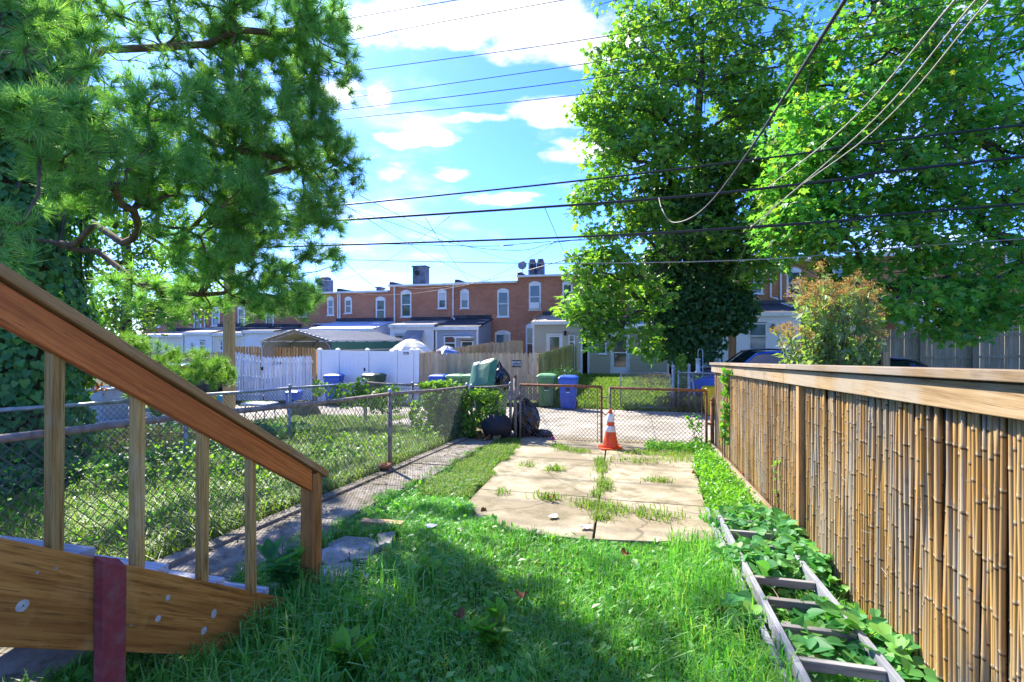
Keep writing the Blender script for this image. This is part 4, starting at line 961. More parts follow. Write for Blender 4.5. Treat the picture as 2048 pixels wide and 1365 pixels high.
def at(px, v): return U(px, v), v
wheelie('blue wheeled bin in front of the white vinyl fence', *at(668, 16.7), .35, 'bblue', 'bblue', 1.06)
wheelie('dark green wheeled bin in front of the white vinyl gate', *at(748, 16.7), -.25, 'bdgreen', 'bdgreen', 1.06)
wheelie('blue wheeled bin in front of the raw wood fence beside two green bins', *at(879, 16.6), .05, 'bblue', 'bblue')
wheelie('green wheeled bin between a blue bin and another green bin by the raw wood fence', *at(913, 16.6), 0, 'bgreen', 'bgreen2')
wheelie('green wheeled bin by the raw wood fence, behind the bin with the bulging black bag', *at(944, 16.6), -.05, 'bgreen', 'bgreen2')
wheelie('green wheeled bin with bright lid beside the blue one at the alley edge', *at(1094, 16.2), .1, 'bgreen', 'bgreen2', 1.02)
wheelie('royal blue wheeled bin beside the green one seen through the gate', *at(1137, 15.75), .06, 'bblue', 'bblue', 1.0)
wheelie('blue wheeled bin in the shade beside the lean-to garden near the bird feeder', *at(1436, 17.5), .2, 'bblue', 'bblue', .9)
wheelie('yellow wheeled bin at the alley edge behind the gate post', *at(1424, 15.2), .1, 'byellow', 'byellow', .78)
wheelie('blue bin standing low behind the far chain-link fence', *at(588, 13.2), .3, 'bblue', 'bblue', .68)
# the green bin by the gate: lid thrown up, a bag bulging out
bu, bv_ = U(982, 9.75), 9.75; bz = float(g(bu, bv_)) + .01
t = thing('wheeled_bin', 'green wheeled bin with its lid tilted up, overgrown beside the gate post', 'bin', (bu, bv_, bz), -.1, 'wheeled bins along the alley')
for n, me, bev in bin_parts(('bgreen', 'bgreen')):
    o = link(n, me, t)
    if bev: b = o.modifiers.new('bevel', 'BEVEL'); b.width = bev; b.segments = 2; b.limit_method = 'ANGLE'
    if n == 'lid': o.rotation_euler = (math.radians(62), math.radians(-12), math.radians(-14)); o.location = Vector((-.10, -.22, 1.16)) - o.rotation_euler.to_matrix() @ Vector((0, 0, .98))
def lumpy(name, c, r, mat, parent=None, seed=1, n=26, knot=True, flat=1.0):
    rs = np.random.default_rng(seed); vs = []; fs = []; m = n // 2 + 1
    ph = rs.uniform(0, 6.28, (7, 2)); fr = rs.integers(2, 7, (7, 2))
    for i in range(m):
        th = math.pi * i / (m - 1)
        for k in range(n):
            a = 2 * math.pi * k / n; q = 1 + sum(.05 * math.sin(fr[j][0] * a + ph[j][0]) * math.sin(fr[j][1] * th + ph[j][1]) for j in range(7)); q += rs.normal() * .018 + .05 * abs(math.sin(5 * a + 3 * math.sin(2.5 * th + ph[0][0])))
            z = math.cos(th); rad = max(0, math.sin(th)) ** .8
            if knot and z > .75: rad *= 1 - (z - .75) * 2.6; z += (z - .75) * .9
            vs.append((c[0] + r[0] * q * rad * math.cos(a), c[1] + r[1] * q * rad * math.sin(a), c[2] + r[2] * max(z * q, -.85) * flat))
    for i in range(m - 1):
        for k in range(n): fs.append((i * n + k, (i + 1) * n + k, (i + 1) * n + (k + 1) % n, i * n + (k + 1) % n))
    return MB().add(vs, fs).build(name, M[mat], parent)
b = lumpy('rubbish_bag', (bu + .16, bv_ + .05, bz + 1.05), (.19, .2, .27), 'bag', seed=5); tag(b, 'black rubbish bag bulging out of the open green bin', 'bag')
p = pg(1064, 868); b = lumpy('rubbish_bag', (p[0] - .03, 9.55, float(g(p[0], 9.55)) + .29), (.26, .22, .34), 'bag', seed=9, n=34); tag(b, 'shiny black rubbish bag standing on the alley just outside the gate', 'bag')
p = pg(1095, 880); b = lumpy('rubbish_bag', (p[0] - .12, 9.5, float(g(p[0], 9.5)) + .07), (.18, .15, .085), 'bag', seed=12, knot=False); tag(b, 'flat limp black bag lying beside the standing bag outside the gate', 'bag')
# ---------------------------------------------------------------- chain-link fences
def chain(p0, p1, h0, h1, mat, parent, d=.072, r=.0021, name='chain_mesh', z0=.04):
    """diamond mesh between two ground points; every wire a three-sided rod"""
    p0 = np.array(p0, float); p1 = np.array(p1, float); L = np.linalg.norm((p1 - p0)[:2]); e = (p1 - p0) / L
    vs = []; fs = []; H = max(h0, h1); nrm = np.array([-e[1], e[0], 0.]); nrm /= np.linalg.norm(nrm)
    for sg in (1, -1):
        k0 = -H if sg == 1 else 0; k1 = L if sg == 1 else L + H; k = k0
        while k < k1:
            # s = k + sg*t, t in [0,H]
            t0, t1 = (max(0, -k), min(H, L - k)) if sg == 1 else (max(0, k - L), min(H, k))
            if t1 - t0 > .02:
                a = p0 + e * (k + sg * t0) + np.array([0, 0, z0 + t0]); b = p0 + e * (k + sg * t1) + np.array([0, 0, z0 + t1]); dd = (b - a) / np.linalg.norm(b - a)
                x = nrm; y = np.cross(dd, x); off = nrm * (.0018 * sg); i0 = len(vs)
                for q in (a, b):
                    for j in range(3): tt = 2.1 * j; vs.append(q + off + r * (math.cos(tt) * x + math.sin(tt) * y))
                fs += [(i0 + j, i0 + (j + 1) % 3, i0 + 3 + (j + 1) % 3, i0 + 3 + j) for j in range(3)]
            k += d
    return stuff(mesh_np(name, np.array(vs), [np.array(fs)], M[mat], parent))
def G3(u, v, dz=0): return np.array([u, v, float(g(u, v)) + dz])
def link_fence(label, pts, tops, mat='rustpipe', wmat='wire', rpost=.028, rrail=.022, extra=.05, group=None, posts=True, sleeves=True, d=.072, rw=.0028):
    f = thing('chain_link_fence', label, 'fence', tuple(G3(*pts[0])), 0, group)
    for i in range(len(pts) - 1):
        a, b = G3(*pts[i]), G3(*pts[i + 1]); ta, tb = tops[i], tops[i + 1]; mid = (a + b) / 2
        MB().tube([(a[0], a[1], ta), (mid[0], mid[1], (ta + tb) / 2 - .012), (b[0], b[1], tb)], rrail, 8).build('top_rail', M[mat], f, True)
        chain((a[0], a[1], ta - 1.0), (b[0], b[1], tb - 1.0), .985, .985, wmat, f, d, rw, z0=.01)
    if posts:
        for (q, t) in zip(pts, tops):
            z = float(g(*q)); MB().tube([(q[0], q[1], z - .3), (q[0], q[1], t + extra * .4)], rpost, 8).build('post', M[mat], f, True)
            MB().lathe([(rpost * 1.25, 0), (rpost * 1.3, .03), (rpost * .9, .055), (.004, .07)], 8, (q[0], q[1], t + extra * .4 - .02)).build('post_cap', M['galv'], f, True)
    return f
UL = -3.1
lv = [-.2, 3.08, 5.98, 8.98]
lt = [float(pu(max(-300, 0), 875, UL)[2]) + .02, float(pu(415, 828, UL)[2]), float(pu(772, 790, UL)[2]), float(pu(925, 776, UL)[2])]
lt[0] = lt[1] + (lt[1] - lt[2]) / 2.9 * 3.28
link_fence('long rust-brown chain-link fence between the concrete path and the weedy yard', [(UL, v) for v in lv], lt)
U2 = -5.9; v2 = [.3, 3.0, 5.6, 7.7, 10.2]
z2 = lambda v: 1.196 + (.936 - 1.196) * (v - 3.55) / (10.2 - 3.55)
link_fence('grey chain-link fence on the far side of the weedy yard, near the ivy-covered pine', [(U2, v) for v in v2], [z2(v) for v in v2], 'galv')
link_fence('vine-tangled chain-link fence along the alley behind the weedy yard', [(U2, 10.25), (-4.5, 9.65), (UL - .02, 9.05)], [z2(10.2), .95, lt[-1]], 'rustpipe')
gl = pg(1030, 880); gl = np.array([-2.23, 9.18])
link_fence('short overgrown chain-link panel between the corner post and the gate post', [(UL + .08, 9.02), (gl[0] - .08, 9.15)], [lt[-1] - .02, 1.03], 'rustpipe', 'wirerust')
def gate_leaf(label, a, b, ta, tb, ba, bb, diag=False):
    G_ = thing('chain_link_gate', label, 'gate', (a[0], a[1], ba)); fr = MB(); r = .02
    P = lambda q, z: (q[0], q[1], z)
    MB().tube([P(a, ta), P(b, tb)], r * 1.15, 8).build('top_rail', M['rust'], G_, True); MB().tube([P(a, ba), P(b, bb)], r * .9, 8).build('bottom_rail', M['rust'], G_, True)
    MB().tube([P(a, ba), P(a, ta)], r, 8).build('upright', M['rustpipe'], G_, True); MB().tube([P(b, bb), P(b, tb)], r, 8).build('upright', M['rust'], G_, True)
    e = (np.array(b) - np.array(a)); e = e / np.linalg.norm(e)
    for q, s, z0, z1 in ((a, 1, ba, ta), (b, -1, bb, tb)): MB().tube([(q[0] + s * e[0] * .07, q[1] + s * e[1] * .07, z0 + .02), (q[0] + s * e[0] * .07, q[1] + s * e[1] * .07, z1 - .02)], .006, 5).build('tension_bar', M['wirerust'], G_)
    L = np.linalg.norm(np.array(b) - np.array(a)); chain((a[0], a[1], ba), (b[0], b[1], bb), ta - ba, tb - bb, 'wirerust', G_, .07, .0034, z0=0)
    return G_
gc1 = (U(1203, 9.07), 9.07); gc2 = (U(1220, 9.06), 9.06); gr = (U(1413, 8.93), 8.93)
gA = gate_leaf('rusty chain-link gate leaf nearer the black rubbish bags', (gl[0] + .1, 9.17), gc1, Z(1042, 770, 9.17), Z(1203, 774, 9.07), Z(1042, 878, 9.17), Z(1203, 891, 9.07))
gB = gate_leaf('rusty chain-link gate leaf nearer the bamboo fence', gc2, gr, Z(1220, 776, 9.06), Z(1413, 782, 8.93), Z(1220, 893, 9.06), Z(1413, 905, 8.93))
MB().tube([(gc1[0], gc1[1], .62), ((gc1[0] + gc2[0]) / 2, gc1[1] - .02, .56), (gc2[0], gc2[1], .64)], .012, 6).build('latch_chain', M['rust'], gA); MB().tube([(gc1[0], gc1[1], .86), (gc2[0] - .03, gc2[1], .86)], .014, 6).build('latch_bar', M['rustpipe'], gA)
for lab, q, zt_, m in (('tall rusty gate post with a pointed top beside the overgrown bin', (gl[0], 9.2), Z(1029, 752, 9.2), 'rustpipe'), ('dark stubby gate post against the bamboo fence', (gr[0] + .09, 8.93), Z(1422, 798, 8.93), 'rust')):
    t = thing('gate_post', lab, 'post', tuple(G3(*q))); MB().tube([(q[0], q[1], float(g(*q)) - .2), (q[0], q[1], zt_ - .03)], .032, 10).build('shaft', M[m], t, True)
    MB().lathe([(.034, 0), (.036, .02), (.02, .045), (.003, .06)], 10, (q[0], q[1], zt_ - .035)).build('cap', M['rust'], t, True); MB().tube([(q[0], q[1], zt_ - .42), (q[0] + .1 * (1 if q[0] < 0 else -1), q[1] - .02, zt_ - .40)], .02, 6).build('hinge', M['rust'], t)
# chain-link garden gate and posts across the alley
ag = 16.4
ua, ub = U(1241, ag), U(1340, ag); zt = Z(1290, 745, ag); z0 = float(g(ua, ag)) + .05
t = thing('garden_gate', 'low round-cornered wire gate in front of the grassy yard across the alley', 'gate', (ua, ag, z0))
MB().tube([(ua, ag, z0), (ua, ag, zt - .12), (ua + .05, ag, zt - .03), (ua + .14, ag, zt), (ub - .14, ag, zt), (ub - .05, ag, zt - .03), (ub, ag, zt - .12), (ub, ag, z0), (ua, ag, z0)], .02, 8).build('frame', M['galv'], t, True)
chain((ua, ag, z0), (ub, ag, z0), zt - z0, zt - z0, 'galv', t, .09, .003, z0=0)
for lab, px, pyt, lean in (('galvanised post wrapped in vine beside the low wire gate', 1346, 735, 0), ('galvanised post between the vine and the leaning pipe across the alley', 1378, 733, 0), ('grey pipe leaning beside two posts across the alley', 1384, 748, .12)):
    u = U(px, ag); zz = Z(px, pyt, ag); t = thing('fence_post', lab, 'post', tuple(G3(u, ag))); MB().tube([(u + lean, ag - lean, float(g(u, ag)) - .1), (u, ag, zz)], .045 if lean == 0 else .03, 8).build('shaft', M['galv'], t, True)
    if lean == 0: MB().lathe([(.055, 0), (.055, .04), (.02, .09), (.003, .1)], 8, (u, ag, zz)).build('cap', M['galv'], t)
picket = None
link_fence('low chain-link fence along the grassy yard across the alley', [(U(1350, ag) + .1, ag + .02), (U(1500, ag), ag - .3)], [Z(1350, 745, ag), Z(1350, 745, ag)], 'galv', 'galv', d=.09, rw=.003)
# bird feeder on a crook
p = pv(1396, 716, 19.0); t = thing('bird_feeder', 'pale tube bird feeder hanging from a hooked pole near the ivy-clad maple', 'bird feeder', (p[0], 19, float(g(p[0], 19))))
MB().tube([(p[0] + .16, 19, float(g(p[0], 19)) - .1), (p[0] + .16, 19, p[2] + .22), (p[0] + .13, 19, p[2] + .30), (p[0] + .06, 19, p[2] + .31), (p[0], 19, p[2] + .24), (p[0], 19, p[2] - .03)], .012, 6).build('hook_pole', M['wpaint'], t, True)
MB().lathe([(.09, 0), (.095, -.03), (.075, -.035), (.075, -.45), (.11, -.46), (.11, -.5), (.02, -.52)], 12, (p[0], 19, p[2] - .03)).build('tube', M['wpaint'], t, True)
# ---------------------------------------------------------------- traffic cone
p = pg(1221, 902); cz = p[2] + .035
t = thing('traffic_cone', 'orange traffic cone with two white reflective bands in front of the gate', 'traffic cone', (p[0], p[1], cz), .25); t.scale = (.95, .95, .93)
MB().prism([(-.19, -.15), (-.15, -.19), (.15, -.19), (.19, -.15), (.19, .15), (.15, .19), (-.15, .19), (-.19, .15)], 0, .035, 'z').build('base', M['orange'], t, local=True, bevel=.006)
R_ = lambda z: .135 - .108 * (z / .68)
MB().lathe([(R_(.0) + .012, .035), (R_(.04), .06), (R_(.2), .2), (R_(.44), .44), (R_(.66), .66), (R_(.69) * .8, .69), (.018, .692), (.018, .60)], 24, (0, 0, 0)).build('body', M['orange'], t, True, local=True)
for a, b in ((.30, .40), (.47, .61)): MB().lathe([(R_(a) + .002, a), (R_(a) + .0045, a + .003), (R_(b) + .0045, b - .003), (R_(b) + .002, b)], 24).build('reflective_band', M['collar'], t, True, local=True)
# ---------------------------------------------------------------- wooden stairs
US = -1.965
railz = lambda v: 1.05 + .62 * (2.83 - v)
strz = lambda v: .528 + .63 * (2.29 - v)
t = thing('porch_stairs', 'wooden porch stairs with stained handrail, four balusters and grey treads', 'stairs', (US, 2.75, float(g(US, 2.75))))
def slope_board(u0, u1, va, vb, top, hgt): return MB().add([(u, v, top(v) - z) for u in (u0, u1) for v, z in ((va, hgt), (vb, hgt), (vb, 0), (va, 0))], [(0, 1, 2, 3), (7, 6, 5, 4), (0, 4, 5, 1), (1, 5, 6, 2), (2, 6, 7, 3), (3, 7, 4, 0)])
slope_board(US - .075, US + .06, .15, 2.86, railz, .045).build('handrail_cap', M['railcap'], t, bevel=.005)
slope_board(US + .004, US + .042, .15, 2.715, lambda v: railz(v) - .053, .128).build('handrail_board', M['rail'], t, bevel=.004)
nz = float(g(US, 2.75))
MB().bx(US - .045, US + .045, 2.72, 2.81, nz - .25, railz(2.765) - .05).build('newel_post', M['newel'], t, bevel=.005)
for px in (500, 405, 275, 110):
    v = float(pu(px, 682, US)[1]); lean = random.uniform(-.006, .006)
    MB().beam((US + lean, v, strz(v) - .01), (US, v, railz(v) - .10), .040, .040, (0, 1, 0)).build('baluster', M['baluster'], t, bevel=.003)
v = 1.05; MB().beam((US, v, strz(v) - .01), (US, v, railz(v) - .10), .04, .04, (0, 1, 0)).build('baluster', M['baluster'], t, bevel=.003)
for uu, nm in ((US, 'stringer'), (-2.90, 'stringer')):
    poly = [(.15, strz(.15)), (2.72, strz(2.72)), (2.72, strz(2.72) - .13), (2.56, strz(2.56) - .344), (.15, strz(.15) - .344)]
    MB().prism(poly, uu - .02, uu + .02, 'x').build(nm, M['stringer'], t, bevel=.004)
for k in range(-4, 5):
    vk = 1.49 + .31 * k; zk = 1.075 - .195 * k
    for (a, b) in ((vk - .292, vk - .150), (vk - .144, vk)):
        MB().bx(-2.878, US - .0215, a, b, zk - .038, zk + random.uniform(-.003, .003)).build('tread', M['tread'], t, bevel=.004)
pvv = float(pu(222, 682, US + .05)[1])
MB().add([(US + x, pvv + y, z) for x, y, z in ((.022, -.045, .1), (.062, -.045, .1), (.062, .045, .1), (.022, .045, .1), (.022, -.042, strz(pvv) + .035), (.060, -.036, strz(pvv) + .01), (.060, .054, strz(pvv) - .045), (.022, .052, strz(pvv) - .015))],
         [(0, 3, 2, 1), (4, 5, 6, 7), (0, 1, 5, 4), (1, 2, 6, 5), (2, 3, 7, 6), (3, 0, 4, 7)]).build('support_post', M['redpost'], t, bevel=.004)
def disc(px, py, r, sq=1.0):       # pale cut knots and screw heads in the stringer
    q = pu(px, py, US + .0202); M4 = Matrix.Rotation(math.radians(90), 4, 'Y'); return MB().lathe([(r, 0), (r * .9, .0012)], 14, (q[0], q[1], q[2]), M4 @ Matrix.Diagonal((sq, 1, 1, 1)))
for px, py, r in ((45, 1212, .020), (316, 1238, .014), (428, 1228, .016), (336, 1196, .011), (408, 1262, .017)): disc(px, py, r, .8 + .6 * random.random()).build('knot', M['knot'], t); disc(px + 1, py, r * .16).build('knot_core', M['barkpine'], t)
for px, py in ((75, 1146), (112, 1137), (262, 1250)): disc(px, py, .005).build('screw', M['galv'], t)
# ---------------------------------------------------------------- bamboo fence
UB = 1.23; v0, v1 = 1.0, 8.95
ztop = lambda v: 1.755 - .0372 * (v - 2.05)
t = thing('bamboo_fence', 'bamboo cane fence capped with a timber rail along the right side of the yard', 'fence', (UB, v1, float(g(UB, v1))))
def along(u0, u1, va, vb, z0, z1): return MB().add([(u, v, ztop(v) + z) for u in (u0, u1) for v, z in ((va, z0), (vb, z0), (vb, z1), (va, z1))], [(0, 1, 2, 3), (7, 6, 5, 4), (0, 4, 5, 1), (1, 5, 6, 2), (2, 6, 7, 3), (3, 7, 4, 0)])
joints = [v0, 4.42, 7.2, v1 + .06]
for a, b in zip(joints, joints[1:]): along(UB - .115, UB + .055, a + .002, b - .002, -.038, 0).build('cap_board', M['capwood'], t, bevel=.004)
joints = [v0, 4.62, 8.3, v1 + .03]
for a, b in zip(joints, joints[1:]): along(UB - .085, UB - .055, a + .002, b - .002, -.155, -.046).build('face_board', M['faceboard'], t, bevel=.004)
along(UB + .0, UB + .035, v0, v1, -.16, -.045).build('back_rail', M['batten'], t)
for v in (1.6, 3.3, 5.2, 7.0, 8.9): MB().bx(UB + .060, UB + .135, v - .04, v + .04, float(g(UB, v)) - .3, ztop(v) - .05).build('post', M['batten'], t)
MB().bx(UB - .075, UB - .030, 4.24, 4.31, float(g(UB, 4.27)) - .05, ztop(4.27) - .16).build('batten', M['batten'], t, bevel=.003)
MB().add([(u, v, z) for u in (UB - .008, UB - .002) for v, z in ((v0, float(g(UB, v0))), (v1, float(g(UB, v1))), (v1, ztop(v1) - .06), (v0, ztop(v0) - .06))], [(0, 1, 2, 3), (7, 6, 5, 4), (0, 4, 5, 1), (1, 5, 6, 2), (2, 6, 7, 3), (3, 7, 4, 0)]).build('dark_gap_sheet', M['bark'], t)  # dark sheet added behind the canes so the gaps read as shade
CANES = []
for k in range(10):         # ten cane shapes, shared by all canes
    rr = random.Random(40 + k); r0 = rr.uniform(.0065, .0125); z = 0.0; pts = []; rad = []; zz = rr.uniform(.05, .25); bend = rr.uniform(-.006, .006); H = 1.34
    nodes = []
    while zz < H: nodes.append(zz); zz += rr.uniform(.17, .30)
    zs = [(0, 1.0, 0)]                        # height, swelling, slot of the band above it
    for q in nodes:
        if q > .03 and q < H - .03: zs += [(q - .013, 1.0, 2), (q - .005, 1.06, 1), (q, 1.20, 1), (q + .005, 1.10, 0)]
    zs.append((H, 1.0, 0)); n = 6; vs = []; fs = []; mi = []
    for i, (q, sw, sl_) in enumerate(zs):
        tt = q / H; f = r0 * (1.06 - .16 * tt) * sw
        ox = bend * math.sin(math.pi * tt * 2); oy = bend * .8 * math.sin(math.pi * tt * 1.5 + k)
        for j in range(n): a = 2 * math.pi * j / n; vs.append((ox + f * math.cos(a), oy + f * math.sin(a), q))
    for i in range(len(zs) - 1):
        for j in range(n): fs.append((i * n + j, i * n + (j + 1) % n, (i + 1) * n + (j + 1) % n, (i + 1) * n + j)); mi.append(zs[i][2])
    fs.append(tuple((len(zs) - 1) * n + j for j in range(n))); mi.append(0)
    o = MB().add(vs, fs).build('cane', M['bamboo'], None, True); o.data.materials.append(M['bamboonode']); o.data.materials.append(M['bambooscar']); o.data.polygons.foreach_set('material_index', mi); CANES.append((o.data, r0)); bpy.data.objects.remove(o)
v = 1.85; nc = 0; far = MB(); vv = []; fmi = []
while v < v1 - .01:
    me, r0 = random.choice(CANES); v += r0 + random.uniform(-.0025, .002); vv.append((v, me)); v += r0
v = 1.0
while v < 1.85: me, r0 = random.choice(CANES); v += 2 * r0; vv.append((v, me))
for k, (v, me) in enumerate(vv):
    u = UB - .024 + random.uniform(-.008, .008); zb = float(g(UB, v)); H = ztop(v) - .05 - zb; rx, ry, rz = random.uniform(-.010, .010), random.uniform(-.004, .004), random.uniform(0, 6.28)
    if k < 296:
        o = link('cane', me, t, None, (u - ORG[t.name][0], v - ORG[t.name][1], zb - ORG[t.name][2])); o.scale = (1, 1, H / 1.34); o.rotation_euler = (rx, ry, rz)
    else: far.add([Matrix.Rotation(rz, 3, 'Z') @ Vector(q.co) * 1.0 + Vector((u, v, 0)) for q in me.vertices], [tuple(f.vertices) for f in me.polygons]); fmi += [f.material_index for f in me.polygons]; n_ = len(me.vertices); far.v[-n_:] = [(x, y, zb + z * H / 1.34) for x, y, z in far.v[-n_:]]
fo = stuff(far.build('canes', M['bamboo'], t, True)); fo.data.materials.append(M['bamboonode']); fo.data.materials.append(M['bambooscar']); fo.data.polygons.foreach_set('material_index', fmi)
ws = MB()            # loose ends of tie wire
for k in range(46):
    v = random.uniform(2.0, 5.5); z = random.uniform(float(g(UB, v)) + .15, ztop(v) - .25); u = UB - .052; a = random.uniform(-1, 1); l = random.uniform(.04, .12)
    ws.tube([(u, v, z), (u - .02, v + a * l * .5, z + random.uniform(-.02, .03)), (u - .012, v + a * l, z + random.uniform(-.04, .02))], .0012, 3)
stuff(ws.build('tie_wire', M['cabletan'], t))
bb = MB().add([(u, v, float(g(u, v)) + z) for u, z in ((UB - .185, -.02), (UB - .145, -.02), (UB - .075, .135), (UB - .115, .14)) for v in (3.7, 8.85)], [(0, 2, 3, 1), (2, 4, 5, 3), (4, 6, 7, 5), (6, 0, 1, 7), (0, 6, 4, 2), (1, 3, 5, 7)])
bb = bb.build('edging_board', M['faceboard'], None, bevel=.004); tag(bb, 'long timber board lying on the ground along the foot of the bamboo fence', 'board')
q = pD(1771, 705, 6.2); pz = thing('fence_post', 'short bare timber post standing behind the bamboo fence', 'post', (q[0], q[1], float(g(q[0], q[1])))); MB().bx(q[0] - .035, q[0] + .035, q[1] - .035, q[1] + .035, float(g(q[0], q[1])) - .2, q[2]).build('shaft', M['batten'], pz)
# ---------------------------------------------------------------- extension ladder lying in the weeds
t = thing('ladder', 'bleached wooden extension ladder lying in the weeds beside the bamboo fence', 'ladder', (.85, 3.4, float(g(.85, 3.4))))
def lrail(u, va, vb, dz, w=.028, hh=.075): return MB().beam((u, va, float(g(u, va)) + dz), (u, vb, float(g(u, vb)) + dz), w, hh)
for u in (.60, 1.06): lrail(u, 1.9, 5.02, .055).build('side_rail', M['ladder'], t, bevel=.003)
for u in (.648, 1.01): lrail(u, 1.7, 4.72, .115).build('side_rail', M['ladder'], t, bevel=.003)
for k in range(11):
    v = 2.02 + k * .295; z = float(g(.83, v)) + .055; MB().bx(.615, 1.045, v - .016, v + .016, z - .022, z + .022).build('rung', M['rung'], t, bevel=.003)
for k in range(10):
    v = 1.86 + k * .295; z = float(g(.83, v)) + .118; MB().bx(.663, .995, v - .016, v + .016, z - .022, z + .022).build('rung', M['rung'], t, bevel=.003)
for v in (2.55, 4.6): MB().bx(.622, .632, v, v + .16, float(g(.6, v)) + .05, float(g(.6, v)) + .14).build('bracket', M['galv'], t)
# ---------------------------------------------------------------- clutter by the gate and in the yards
p = pg(985, 884); Mx = Matrix.Rotation(math.radians(-105), 4, 'X')
tb = thing('plastic_tub', 'black plastic tub tipped on its side in front of the overgrown green bin', 'tub', (p[0], 8.95, p[2]))
MB().lathe([(.19, -.22), (.26, .1), (.285, .14), (.285, .16), (.25, .15), (.245, .12), (.18, -.18), (.01, -.18), (.01, -.22)], 22, (p[0], 8.92, p[2] + .24), Mx).build('shell', M['black'], tb, True)
tm = MB().beam(pg(932, 868) + np.array([0, -.05, .10]), pg(998, 884) + np.array([0, -.1, .05]), .15, .16).build('timber', M['stone'], None, bevel=.012); tag(tm, 'mossy old timber lying across the path end beside the black tub', 'timber')
q = pD(878, 818, 9.6); bd = thing('leaning_panel', 'dark wire-covered panel leaning among the vines behind the fence', 'panel', (q[0], q[1], float(g(q[0], q[1]))))
gz = float(g(q[0], q[1])); MB().beam((q[0] - .12, q[1], gz), (q[0] + .12, q[1] + .1, gz + .92), .42, .03, (0, 1, 0)).build('board', M['bark'], bd)
chain((q[0] - .3, q[1] - .06, gz), (q[0] + .22, q[1] - .06, gz), .9, .9, 'wirerust', bd, .08, .004)
q = pD(913, 806, 9.75); gz = float(g(q[0], q[1])); gt = thing('plastic_tub', 'green plastic tub tipped up among the vines left of the overgrown bin', 'tub', (q[0], q[1], gz))
MB().lathe([(.17, -.2), (.21, .1), (.23, .12), (.23, .15), (.2, .14), (.16, -.17), (.01, -.18)], 18, (q[0], q[1], gz + .62), Matrix.Rotation(math.radians(60), 4, 'Y')).build('shell', M['bgreen2'], gt, True)
MB().bx(q[0] - .15, q[0] + .15, q[1] - .15, q[1] + .15, gz - .1, gz + .44).build('block', M['stone'], gt)
q = pg(600, 836, 0); st = thing('tree_stump', 'dark mossy tree stump in the weedy yard below the blue bin', 'stump', tuple(q))
lumpy('stump', (q[0], q[1] + .2, q[2] + .12), (.42, .34, .30), 'stone', st, 21, 20, False)
q = pg(185, 842, 0); u_, w_ = q[0], q[1]; bx_ = thing('utility_box', 'grey metal box standing beyond the far chain-link fence', 'box', tuple(q))
MB().bx(u_ - .42, u_ + .42, w_, w_ + .7, q[2] - .1, q[2] + .85).build('cabinet', M['grey'], bx_, bevel=.015); MB().bx(u_ - .46, u_ + .46, w_ - .04, w_ + .74, q[2] + .851, q[2] + .90).build('top', M['galv'], bx_, bevel=.01); MB().bx(u_ - .36, u_ + .36, w_ - .012, w_ - .001, q[2] + .08, q[2] + .78).build('front_panel', M['grey'], bx_, bevel=.004)
q = pD(160, 775, 16); b = wheelie('blue bin beyond the grey metal box at the alley', q[0], q[1], .3, 'bblue', 'bblue', .95)
q = pg(425, 826, 0); bx_ = thing('toy_box', 'small yellow, teal and purple panelled box beside the utility pole', 'box', tuple(q))
for k, m in enumerate(('bpurple', 'byellow', 'bteal')): MB().bx(q[0] - .42 + k * .29, q[0] - .135 + k * .29, q[1], q[1] + .4, q[2] - .05, q[2] + .55).build('panel', M[m], bx_, bevel=.01)
q = pg(520, 846, 0); tb = thing('folding_table', 'small white folding table frame in the weeds beyond the fence', 'table', tuple(q))
MB().bx(q[0] - .35, q[0] + .35, q[1] - .25, q[1] + .25, q[2] + .48, q[2] + .51).build('table_top', M['wpaint'], tb)
for a in (-.3, .3):
    for b in (-.2, .2): MB().tube([(q[0] + a, q[1] + b, q[2] - .03), (q[0] + a * .9, q[1] + b * .9, q[2] + .48)], .014, 6).build('leg', M['galv'], tb)
q = pg(768, 948); fp = thing('flower_pot', 'small terracotta pot at the foot of a fence post by the path', 'pot', tuple(q)); MB().lathe([(.05, 0), (.075, .09), (.085, .09), (.085, .12), (.07, .12), (.05, .02)], 14, tuple(q)).build('pot', M['tan'], fp, True)
q0 = pg(722, 1052); q1 = pg(806, 1058); pk = MB().beam(q0 + np.array([0, 0, .03]), q1 + np.array([0, 0, .03]), .09, .05).build('plank', M['batten'], None, bevel=.006); tag(pk, 'short weathered timber offcut half buried in the lawn by the broken paving', 'plank')
def scrap(name, label, cat, px, py, s, mat, rot, group=None, curl=.3):
    q = pg(px, py); n = 5; vs = []; fs = []
    dz = .045 if mat != 'dead' else .07
    for i in range(n):
        for j in range(n):
            a, b = (i / (n - 1) - .5) * s, (j / (n - 1) - .5) * s * .7; zz = curl * s * (abs(i - 2) / 2) ** 2 * random.uniform(.4, 1) + random.uniform(0, .1) * s
            if (i in (0, n - 1)) and (j in (0, n - 1)): a *= .6; b *= .6
            vs.append((q[0] + a * math.cos(rot) - b * math.sin(rot), q[1] + a * math.sin(rot) + b * math.cos(rot), q[2] + dz + zz))
    for i in range(n - 1):
        for j in range(n - 1): k = i * n + j; fs.append((k, k + n, k + n + 1, k + 1))
    o = MB().add(vs, fs).build(name, M[mat]); sm = o.modifiers.new('solid', 'SOLIDIFY'); sm.thickness = .001
    return tag(o, label, cat, group)
scrap('paper_scrap', 'crumpled white paper scrap at the front edge of the parking pad', 'litter', 1172, 1066, .11, 'paper', .3, None, .12)
scrap('paper_scrap', 'thin torn strip of white paper on the parking pad', 'litter', 1106, 1044, .10, 'paper', 1.0, None, .1)
scrap('paper_scrap', 'pale pink-white scrap lying in the grass between paving and pad', 'litter', 862, 1064, .10, 'paper', .2, None, .1)
